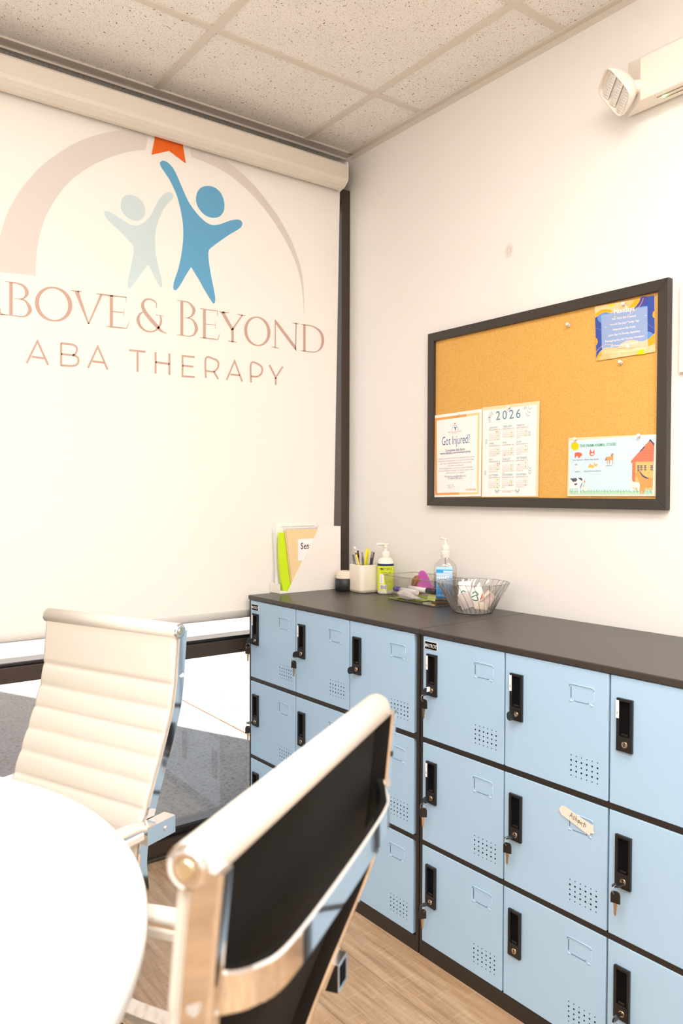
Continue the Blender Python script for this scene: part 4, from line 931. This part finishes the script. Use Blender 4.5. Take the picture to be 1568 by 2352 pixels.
# clear tray
tcx, tcy, tr = -.105, -.592, math.radians(-92)
tray = empty('storage_tray', (tcx, tcy, ZT), tr, label='clear rectangular plastic tray holding markers and craft pieces', cat='tray')
TW, TD, TH = .285, .150, .085
def rr(w_, d_, z, r_=.012, n=4):
    out = []
    for cx_, cy_, a_ in ((w_/2-r_, d_/2-r_, 0), (-w_/2+r_, d_/2-r_, PI/2), (-w_/2+r_, -d_/2+r_, PI), (w_/2-r_, -d_/2+r_, 1.5*PI)):
        for i in range(n+1):
            t = a_+PI/2*i/n; out.append((cx_+r_*math.cos(t), cy_+r_*math.sin(t), z))
    return out
m = MB(); m.rings([rr(TW*.90, TD*.88, .002), rr(TW, TD, TH), rr(TW-.004, TD-.004, TH), rr(TW*.90-.004, TD*.88-.004, .0045)], M_CLEAR, False, False)
for z in (.002, .0045):
    m.poly(rr(TW*.90-(.004 if z > .003 else 0), TD*.88-(.004 if z > .003 else 0), z), M_CLEAR)
m.build('tray_body', None, tray)
m = MB(); m.tube(rr(TW, TD, TH), .0021, 8, M_RIM, True); m.build('tray_rim', None, tray)
m = MB(); m.tube(rr(TW*.90, TD*.88, .003), .0014, 8, M_RIM, True)
m.build('tray_foot', None, tray)
TM = Matrix.Translation((tcx, tcy, ZT)) @ Matrix.Rotation(tr, 4, 'Z')
def tpos(x, y, z): return TM @ Vector((x, y, z))
def marker(x, y, z, ang, ln, caps, label):
    p = tpos(x, y, z); r = empty('marker', p, tr+ang, label=label, cat='marker', group='markers in the clear tray')
    q = MB(); q.cyl((0, 0, 0), (ln*.62, 0, 0), .0085, n=18, m=M_PAPER); q.build('barrel', None, r)
    q = MB()
    if caps[0]: q.cyl((-.036, 0, 0), (0, 0, 0), .0088, .0094, 18, caps[0])
    if caps[1]: q.cyl((ln*.62, 0, 0), (ln*.62+.044, 0, 0), .0105, .0095, 18, caps[1])
    q.build('cap', None, r)
marker(-.085, -.035, .034, -.05, .15, (mat('violet_cap', (.09, .05, .42), .4), None), 'white marker with violet cap at the left of the clear tray')
marker(-.070, -.010, .040, .0, .155, (None, M_PLASTIC), 'white marker with ribbed black cap across the clear tray')
def slab(name, pts, x, y, z, th, mt, label, cat, rx=0, ry=0, rz=0, pname='sheet', bevel=0.0):
    r = bpy.data.objects.new(name, None); COL.objects.link(r); r.empty_display_size = .02
    r.matrix_basis = Matrix.Translation(tpos(x, y, z)) @ Matrix.Rotation(tr+rz, 4, 'Z') @ Matrix.Rotation(rx, 4, 'X') @ Matrix.Rotation(ry, 4, 'Y')
    props(r, label, cat); q = MB(); q.prism([(a, 0, b) for a, b in pts], (0, th, 0)); q.build(pname, mt, r, bevel); return r
slab('craft_sheet', [(-.10, -.05), (.03, -.05), (.03, .05), (-.10, .05)], 0, 0, .0075, .0012, mat('lime_felt', (.55, .75, .05), .8), 'lime green sheet lying on the floor of the clear tray', 'craft sheet', rx=-PI/2)
slab('craft_card', [(-.035, 0), (.035, 0), (.030, .03), (-.005, .046)], -.085, .030, .012, .002, mat('orange_card', (.95, .50, .05), .6), 'orange card standing at the back of the clear tray', 'craft card', rx=.1)
slab('craft_card', [(-.05, 0), (.035, 0), (.03, .022), (-.045, .020)], .045, .035, .013, .002, mat('red_card', (.85, .16, .03), .6), 'red strip standing behind the black cap in the tray', 'craft card', rx=.1)
slab('craft_card', [(-.02, 0), (.02, 0), (.022, .042), (-.018, .040)], .052, -.018, .010, .002, mat('olive_card', (.62, .66, .20), .6), 'pale olive card leaning near the sanitizer in the tray', 'craft card', rx=-.3)
# tissue / paper pouch
r = empty('paper_pouch', tpos(-.03, -.048, .006), tr, label='crumpled white paper pouch lying in front of the tray markers', cat='pouch')
q = MB(); nx, ny = 16, 5; G = []
for i in range(nx+1):
    ring_ = []
    for j in range(8):
        t = 2*PI*j/8; s = i/nx; wz = .016*math.sin(PI*min(1, s*1.15+.1))**.6
        ring_.append((-.045+.12*s, .013*math.cos(t)*(1+.2*random.random())-.0*s, .018+wz*math.sin(t)*(1-.5*s)*(1+.25*random.random())-.010*s))
    G.append(ring_)
q.rings(G, None, True, False); q.build('pouch', M_PAPER, r)
r = empty('wooden_disc', tpos(-.062, .026, .050), tr, label='brown round ridged disc standing in the clear tray', cat='toy')
q = MB(); q.sphere((0, 0, 0), .037, None, 24, (1.02, .34, .90)); q.build('disc', mat('walnut_brown', (.36, .13, .05), .45), r)
q = MB()
for k_ in (-.6, 0, .6): q.tube([(k_*.030+.010*math.sin(t*2), -.0365*.34*math.sqrt(max(.0, 1-(k_*.6)**2))*math.cos(t*.92)-.0008, .0335*math.sin(t)) for t in [-1.2+2.4*i/14 for i in range(15)]], .0007, 6)
q.build('ridge', mat('dark_brown', (.14, .05, .02), .5), r)
hp = []
for i in range(40):
    t = 2*PI*i/40; hp.append((.0029*16*math.sin(t)**3*.92, .0029*(13*math.cos(t)-5*math.cos(2*t)-2*math.cos(3*t)-math.cos(4*t))))
slab('heart_cutout', hp, .006, -.006, .062, .0035, mat('magenta_foam', (.62, .12, .50), .5), 'magenta heart shape leaning over the brown disc', 'craft piece', rx=.15, ry=-1.25, pname='heart', bevel=.0008)
r = empty('cable', tpos(.045, .012, .042), tr, label='short black cord over the markers in the clear tray', cat='cord')
q = MB(); q.tube(crom([(-.035, 0, 0), (-.015, .01, .008), (.01, 0, .006), (.03, -.012, .004), (.02, -.018, -.002), (-.005, -.012, .002)], False, 6), .0018, 8); q.build('cord', M_PLASTIC, r)
# sanitizer
o = empty('sanitizer_bottle', tpos(.082, .020, .0062), math.radians(-52), label='tall clear hand sanitizer pump bottle with blue label', cat='sanitizer bottle')
pr_ = [(.001, 0), (.034, 0), (.038, .004), (.038, .115), (.034, .128), (.022, .140), (.013, .147), (.013, .152)]
m = MB(); m.lathe(pr_, n=44, m=M_CLEAR, sy=.62, power=2.6); m.build('bottle', None, o)
m = MB(); m.lathe([(.001, .003), (.0335, .003), (.0365, .006), (.0365, .098), (.001, .098)], n=44, m=M_LIQ, sy=.60, power=2.6); m.build('gel', None, o)
m = MB(); m.cyl((0, 0, .010), (0, 0, .15), .0025, n=10, m=M_RIM); m.build('dip_tube', None, o)
m = MB(); yb = -.0385*.62-.0006
def lf(a, b): return (a, yb-.0006, b)
L1, L2_, L3_, L4_ = flat('sky_label', (205, 232, 250)), flat('blue_label', (60, 165, 225)), flat('mid_label', (120, 190, 238)), flat('deep_label', (30, 125, 205))
def bx2(x0, x1, z0, z1, mt, dy=0): m.poly([(x0, yb-dy, z0), (x1, yb-dy, z0), (x1, yb-dy, z1), (x0, yb-dy, z1)], mt)
bands = 10
for i in range(bands):
    k_ = i/(bands-1); cc_ = tuple(int((30, 125, 205)[c]*(1-k_)+(205, 230, 248)[c]*k_) for c in range(3))
    bx2(-.027, .027, .016+i*.0095, .016+(i+1)*.0095, flat('label_blend_%s' % 'abcdefghij'[i], cc_))
bx2(-.027, .027, .111, .120, flat('label_blend_top', (190, 225, 250))); bx2(-.027, .027, .108, .111, L2_, .0001); bx2(-.027, -.003, .100, .109, L2_, .0002)
m.text('HAND', .0135, lambda a, b: lf(-.024+a, .080+b), WHT, 'LEFT', .03); m.text('moisturizing', .0085, lambda a, b: lf(-.024+a, .091+b), WHT, 'LEFT', .01)
m.text('sanitizer', .011, lambda a, b: lf(-.024+a, .069+b), WHT, 'LEFT', .02); m.text('amazon', .008, lambda a, b: lf(-.024+a, .113+b), WHT, 'LEFT', .02) if False else None
m.text('12 FL OZ (354 mL)', .0078, lambda a, b: lf(-.024+a, .022+b), WHT, 'LEFT', .01, 1, .8)
m.build('label', None, o)
m = MB(); m.lathe([(.0135, .150), (.0145, .152), (.0145, .172), (.012, .175), (.001, .175)], n=24, m=M_PINC); m.lathe([(.0118, .1755), (.0125, .178), (.0125, .188), (.011, .192), (.001, .192)], n=24, m=M_WHITEP); m.build('cap', None, o)
m = MB(); m.lathe([(.005, .192), (.0045, .210), (.001, .210)], n=14, m=M_PINC); m.tube([(.006, 0, .210), (-.010, 0, .214), (-.018, 0, .213)], .0035, 10, M_PINC); m.build('pump_spout', None, o)
# bowl
bc = Vector((-.142, -.853, ZT))
o = empty('plastic_bowl', bc, 0, label='round clear fluted plastic bowl holding tea bags and packets', cat='bowl')
prof = [(.056, .001), (.060, .003), (.066, .012), (.082, .042), (.098, .072), (.108, .094)]
m = MB(); n = 112
def flute(r_, z, off=0.0):
    s = z/.094
    return [((r_+off+.0030*(.35+s)*abs(math.sin(14*(t+s*.35)))*1.6)*math.cos(t), (r_+off+.0030*(.35+s)*abs(math.sin(14*(t+s*.35)))*1.6)*math.sin(t), z) for t in [2*PI*i/n for i in range(n)]]
outer = [flute(r_, z) for r_, z in crom(prof, False, 4)]; inner = [flute(r_-.0028, z+(.003 if i == 0 else 0)) for i, (r_, z) in enumerate(crom(prof, False, 4))][::-1]
m.rings(outer+inner, M_CLEAR, False); m.poly(outer[0], M_CLEAR); m.poly(inner[-1], M_CLEAR); m.build('bowl_wall', None, o)
m = MB(); m.tube(flute(.1068, .0935), .0011, 6, M_RIM, True)
for i in range(28):
    t0 = PI/14*i; m.tube([((r_+.0002)*math.cos(t0-z/.094*.35), (r_+.0002)*math.sin(t0-z/.094*.35), z) for r_, z in prof[1:]], .0011 if i % 2 else .0008, 6, M_RIDGE)
m.build('flute_ridges', None, o)
m = MB(); m.tube([(.056*math.cos(t), .056*math.sin(t), .0022) for t in [2*PI*i/40 for i in range(40)]], .0022, 8, mat('bowl_foot', (.50, .48, .58), .15, spec=.8), True); m.build('foot_ring', None, o)
def packet(dx, dy, z, w_, h_, rx, ry, rz, mt, label, deco=None, cat='packet', nm='tea_packet'):
    r = bpy.data.objects.new(nm, None); COL.objects.link(r); r.empty_display_size = .02
    r.matrix_basis = Matrix.Translation(bc+Vector((dx, dy, z))) @ Matrix.Rotation(rz, 4, 'Z') @ Matrix.Rotation(ry, 4, 'Y') @ Matrix.Rotation(rx, 4, 'X')
    props(r, label, cat, 'packets in the clear bowl'); q = MB()
    rg = []
    for i in range(7):
        s = i/6; t = .0003+.0028*math.sin(PI*s)
        rg.append([(-w_/2, 0, h_*(s-.5)), (-w_/4, -t, h_*(s-.5)), (w_/4, -t, h_*(s-.5)), (w_/2, 0, h_*(s-.5)), (w_/4, t, h_*(s-.5)), (-w_/4, t, h_*(s-.5))])
    q.rings(rg, None, True, False); q.build('wrapper', mt, r)
    if deco:
        q = MB(); deco(q); q.build('printed_mark', None, r)
GM = flat('leaf_green', (70, 150, 110)); OG = flat('carrot', (250, 120, 40)); BN = flat('packet_brown', (120, 70, 40))
def squig(q): q.stroke([(-.012, .010), (-.004, .018), (.006, .012), (-.006, .003), (-.012, -.006), (.004, -.008), (.010, -.002), (.004, .006)], lambda a, b: (a, -.0036, b), GM, .0032, True)
def blob(mt, s=1.0): return lambda q: q.shape([(s*.011*math.cos(t), s*.013*math.sin(t)+.004) for t in [2*PI*i/16 for i in range(16)]], lambda a, b: (a, -.0036, b), mt)
def both(q): blob(OG)(q); q.stroke([(-.012, -.012), (.012, -.010)], lambda a, b: (a, -.0037, b), BN, .004)
packet(-.030, .010, .048, .036, .062, -.25, .15, -.55, M_PAPER, 'white tea packet with a green squiggle at the left of the bowl', squig)
packet(-.008, -.016, .046, .034, .060, -.2, .3, -.75, M_PAPER, 'white packet with a small green sprig in the middle of the bowl', squig)
packet(-.044, -.012, .040, .040, .050, -.35, -.3, -.6, mat('pale_grey_packet', (.62, .55, .52), .5), 'plain grey packet against the left side of the bowl')
packet(.018, -.010, .050, .032, .058, -.15, -.25, -.6, M_PAPER, 'white packet printed in orange and brown in the bowl', both)
packet(.030, .018, .046, .030, .055, -.1, .4, -.5, mat('brown_packet', (.35, .15, .07), .5), 'brown packet toward the right of the bowl', blob(OG, .8))
packet(.000, .034, .060, .040, .064, 0, -.05, -.6, M_PAPER, 'tall white packet at the back of the bowl', lambda q: q.shape([(-.004, -.004), (.016, .004), (.012, -.018)], lambda a, b: (a, -.0037, b), GM))
packet(.038, -.028, .040, .034, .046, -.3, .7, -.7, mat('pink_packet', (.80, .62, .55), .5), 'pale pink packet at the right side of the bowl')
packet(-.010, -.038, .024, .044, .040, -1.1, .1, -.5, mat('cream_packet', (.80, .72, .60), .5), 'cream packet lying at the bottom of the bowl')
r = empty('plastic_knife', bc+Vector((.01, -.0, .012)), 0, label='clear plastic knife leaning out of the right side of the bowl', cat='cutlery')
q = MB(); a = Vector((0, 0, .0)); b = Vector((.058, -.088, .112)); q.band([a, a+(b-a)*.5, a+(b-a)*.55, b], (.7, .5, 0), .013, .0022, mat('pale_clear_plastic', (.88, .80, .72), .15, Alpha=.55)); q.build('blade_and_handle', None, r)

# ------------------------------------------------------------------ table
TC = (-2.165, -1.345); TR = .682; TZ = .742
t_ = empty('round_table', (TC[0], TC[1], 0), 0, label='round white table with a seam across its top, in the lower left', cat='table')
sa = .045
def half(s0, s1, n=64):
    m = MB(); a0, a1 = s0, s1
    pts = [(math.cos(a0+(a1-a0)*i/n), math.sin(a0+(a1-a0)*i/n)) for i in range(n+1)]
    rg = [[(x*r_, y*r_, z) for x, y in pts] for r_, z in ((TR-.010, TZ-.026), (TR-.002, TZ-.024), (TR, TZ-.018), (TR, TZ-.004), (TR-.003, TZ))]
    m.rings(rg, M_TABLE, True, True, wrap=True); return m
sy = (-1.311-TC[1]); th0 = math.asin(sy/TR)
half(th0+.0016, PI-th0-.0016).build('tabletop_half', None, t_, .0008)
half(PI-th0+.0016, 2*PI+th0-.0016).build('tabletop_half', None, t_, .0008)
m = MB(); m.lathe([(.001, .005), (.045, .005), (.045, TZ-.03), (.001, TZ-.03)], n=32); m.build('pedestal', M_EDGE, t_)
m = MB(); m.lathe([(.001, 0), (.25, 0), (.255, .006), (.25, .014), (.06, .024), (.001, .024)], n=48); m.build('base', M_EDGE, t_)

# ------------------------------------------------------------------ chairs
def make_chair(name, loc, rz, H, arm_drop, label, L=.432, base_rot=0.0):
    r = empty(name, (loc[0], loc[1], 0), rz, label=label, cat='chair', group='white ribbed leather office chairs')
    prof = [(0, 0), (.006, .06), (.012, .12), (.022, .17), (.040, .22), (.060, .27), (.082, .325), (.101, .375), (.116, .42), (.122, .465), (.119, .505), (.116, .54), (.124, .572), (.150, .595), (.20, .605), (.26, .602), (.32, .596), (.38, .590), (.44, .588), (.49, .596), (.515, .612)]
    P = crom(prof, False, 6)
    hw = L/2
    # side rails
    for s in (-1, 1):
        x = s*(hw-.009)
        m = MB(); m.band([(x, f_-.0135, H-d_) for f_, d_ in P], (1, 0, 0), .018, .026, M_CHROME, .3); m.build('side_rail', None, r)
    # leather sling with ribs
    def sling(off0, off1, ribs, mt, nm, p0=0, p1=None, inset=.004):
        Q = P[p0:p1]; m = MB(); F_, K_ = [], []
        acc = 0.0; cum = [0]
        for a, b in zip(P, P[1:]): acc += math.hypot(b[0]-a[0], b[1]-a[1]); cum.append(acc)
        for idx in range(len(P)):
            if idx < p0 or (p1 and idx >= p1): continue
        n_s = 240; i0 = cum[p0]; i1 = cum[(p1 or len(P))-1]
        rgs = []
        j = 0
        for k in range(n_s+1):
            s = i0+(i1-i0)*k/n_s
            while j < len(P)-2 and cum[j+1] < s: j += 1
            t = (s-cum[j])/max(1e-6, cum[j+1]-cum[j]); a, b = P[j], P[j+1]
            f_ = a[0]+(b[0]-a[0])*t; d_ = a[1]+(b[1]-a[1])*t; tx, tz = (b[0]-a[0]), -(b[1]-a[1]); ln = math.hypot(tx, tz); nx, nz = -tz/ln, tx/ln
            puff = 0
            if ribs and s > .118:
                q_ = ((s-.118) % .0515)/.0515; puff = .0060*(math.sin(PI*q_)**.5)-.0012
            elif ribs: puff = .0036*min(1, (.118-s)/.012)-.0012*(1-min(1, (.118-s)/.012))
            z = H-d_
            rgs.append([(x, f_+nx*(o_+pf), z+nz*(o_+pf)) for x, o_, pf in ((-hw+inset, off0, 0), (-hw+inset, off1, puff*.6), (-hw+inset+.006, off1, puff), (hw-inset-.006, off1, puff), (hw-inset, off1, puff*.6), (hw-inset, off0, 0))])
        m.rings(rgs, None, True, True); return m.build(nm, mt, r, recalc=True)
    sling(.0005, .0065, True, M_LEATHER, 'ribbed_upholstery')
    sling(-.006, -.0002, False, M_MESHB, 'backing', 2, None, .019)
    # leather wrapped edge strips along the rails (cream lines beside the chrome)
    # top roll
    m = MB(); m.cyl((-hw+.002, .0, H), (hw-.002, .0, H), .0172, n=28); m.build('top_roll', M_LEATHER, r)
    for s in (-1, 1):
        m = MB(); m.cyl((s*(hw-.004), 0, H), (s*(hw+.001), 0, H), .0168, n=28, m=M_CHROME); m.cyl((s*(hw+.001), 0, H), (s*(hw+.003), 0, H), .0155, .0115, 28, M_CHROME); m.cyl((s*(hw+.0028), 0, H), (s*(hw+.0045), 0, H), .0078, .0060, 20, mat('end_cap_screw', (.72, .62, .42), .25, metal=1)); m.build('end_cap', None, r)
    # curved brace across the back
    zb = H-.097
    path = crom([(-hw+.004, -.006, zb+.01), (-hw+.022, -.012, zb), (-hw+.045, -.028, zb-.004), (-hw+.085, -.037, zb-.006), (0, -.037, zb-.006), (hw-.10, -.034, zb-.004), (hw-.055, -.027, zb-.002), (hw-.022, -.012, zb), (hw-.004, -.006, zb+.006)], False, 6)
    m = MB(); m.band(path, (0, .0, 1), .031, .011, M_CHROME, .4); m.build('back_brace', None, r)
    for s in (-1, 1):
        for dz in (-.012, .012):
            m = MB(); m.sphere((s*(hw-.010), -.014, zb+dz+.004), .0042, M_STEEL, 10); m.build('brace_screw', None, r)
    # arms: flat chrome loops with padded top
    za = H-arm_drop
    for s in (-1, 1):
        x = s*(hw+.018)
        m = MB(); m.band(crom([(x, .062, za), (x, .12, za+.004), (x, .25, za+.006), (x, .36, za+.004)], False, 5)+crom([(x, .36, za+.004), (x, .415, za-.004), (x, .44, za-.040), (x, .43, za-.10), (x, .39, za-.128), (x, .30, za-.138), (x, .14, za-.142)], False, 5)[1:], (1, 0, 0), .030, .010, M_CHROME, .3)
        m.build('arm_loop', None, r)
        m = MB(); m.box(x-.016, x+.016, .050, .13, za-.028, za+.008, M_CHROME); m.box(x-.011, x+.011, .0495, .0502, za-.023, za+.003, M_HOLE); m.build('arm_bracket', None, r, .006, 3)
        m = MB(); m.cyl((x+s*.0148, .078, za-.010), (x+s*.019, .078, za-.010), .0065, .005, 18, M_CHROME); m.build('arm_screw', None, r)
        m = MB(); m.band(crom([(x, .13, za+.007), (x, .16, za+.013), (x, .25, za+.014), (x, .36, za+.010), (x, .41, za+.0)], False, 5), (1, 0, 0), .033, .012, M_LEATHER, .5); m.band(crom([(x, .14, za-.004), (x, .25, za-.004), (x, .39, za-.006)], False, 5), (1, 0, 0), .036, .020, M_LEATHER, .4); m.build('arm_pad', None, r, .002)
    # seat support, column, star base
    zs = H-.60
    m = MB(); m.box(-.09, .09, .19, .43, zs-.055, zs-.012); m.build('tilt_mechanism', M_PLASTIC, r, .006)
    for y in (.23, .40):
        m = MB(); m.band([(-hw+.012, y, zs-.006), (-.06, y, zs-.022), (.06, y, zs-.022), (hw-.012, y, zs-.006)], (0, 1, 0), .030, .006, M_CHROME); m.build('cross_bar', None, r)
    m = MB(); m.cyl((0, .31, .10), (0, .31, zs-.05), .025, n=20, m=M_CHROME); m.build('gas_lift', None, r)
    m = MB(); m.cyl((0, .31, .065), (0, .31, .115), .035, .03, 24, M_CHROME)
    for k in range(5):
        t = base_rot+2*PI*k/5; e = Vector((math.cos(t), math.sin(t), 0)); c0 = Vector((0, .31, .095))
        m.band([c0+e*.02, c0+e*.15+Vector((0, 0, -.008)), c0+e*.30+Vector((0, 0, -.022))], Vector((-e.y, e.x, 0)), .038, .020, M_CHROME, .4)
    m.build('star_base', None, r)
    for k in range(5):
        t = base_rot+2*PI*k/5; e = Vector((math.cos(t), math.sin(t), 0)); c0 = Vector((0, .31, 0))+e*.295; sd_ = Vector((-e.y, e.x, 0))
        m = MB()
        for s in (-1, 1): m.cyl(c0+sd_*(s*.005)+Vector((0, 0, .026)), c0+sd_*(s*.020)+Vector((0, 0, .026)), .0255, n=20, m=M_PLASTIC)
        m.cyl(c0+Vector((0, 0, .03)), c0+Vector((0, 0, .075)), .006, n=10, m=M_STEEL); m.build('caster', None, r)
    return r
make_chair('office_chair', (-1.284, -.795), math.atan2(.929, -.371), .975, .385, 'white ribbed leather office chair facing the camera, between the table and window', base_rot=.9)
make_chair('office_chair', (-1.5145, -1.9425), math.atan2(.543, .839), 1.015, .338, 'white office chair seen from behind, black backing and chrome brace, in the foreground', base_rot=.3)
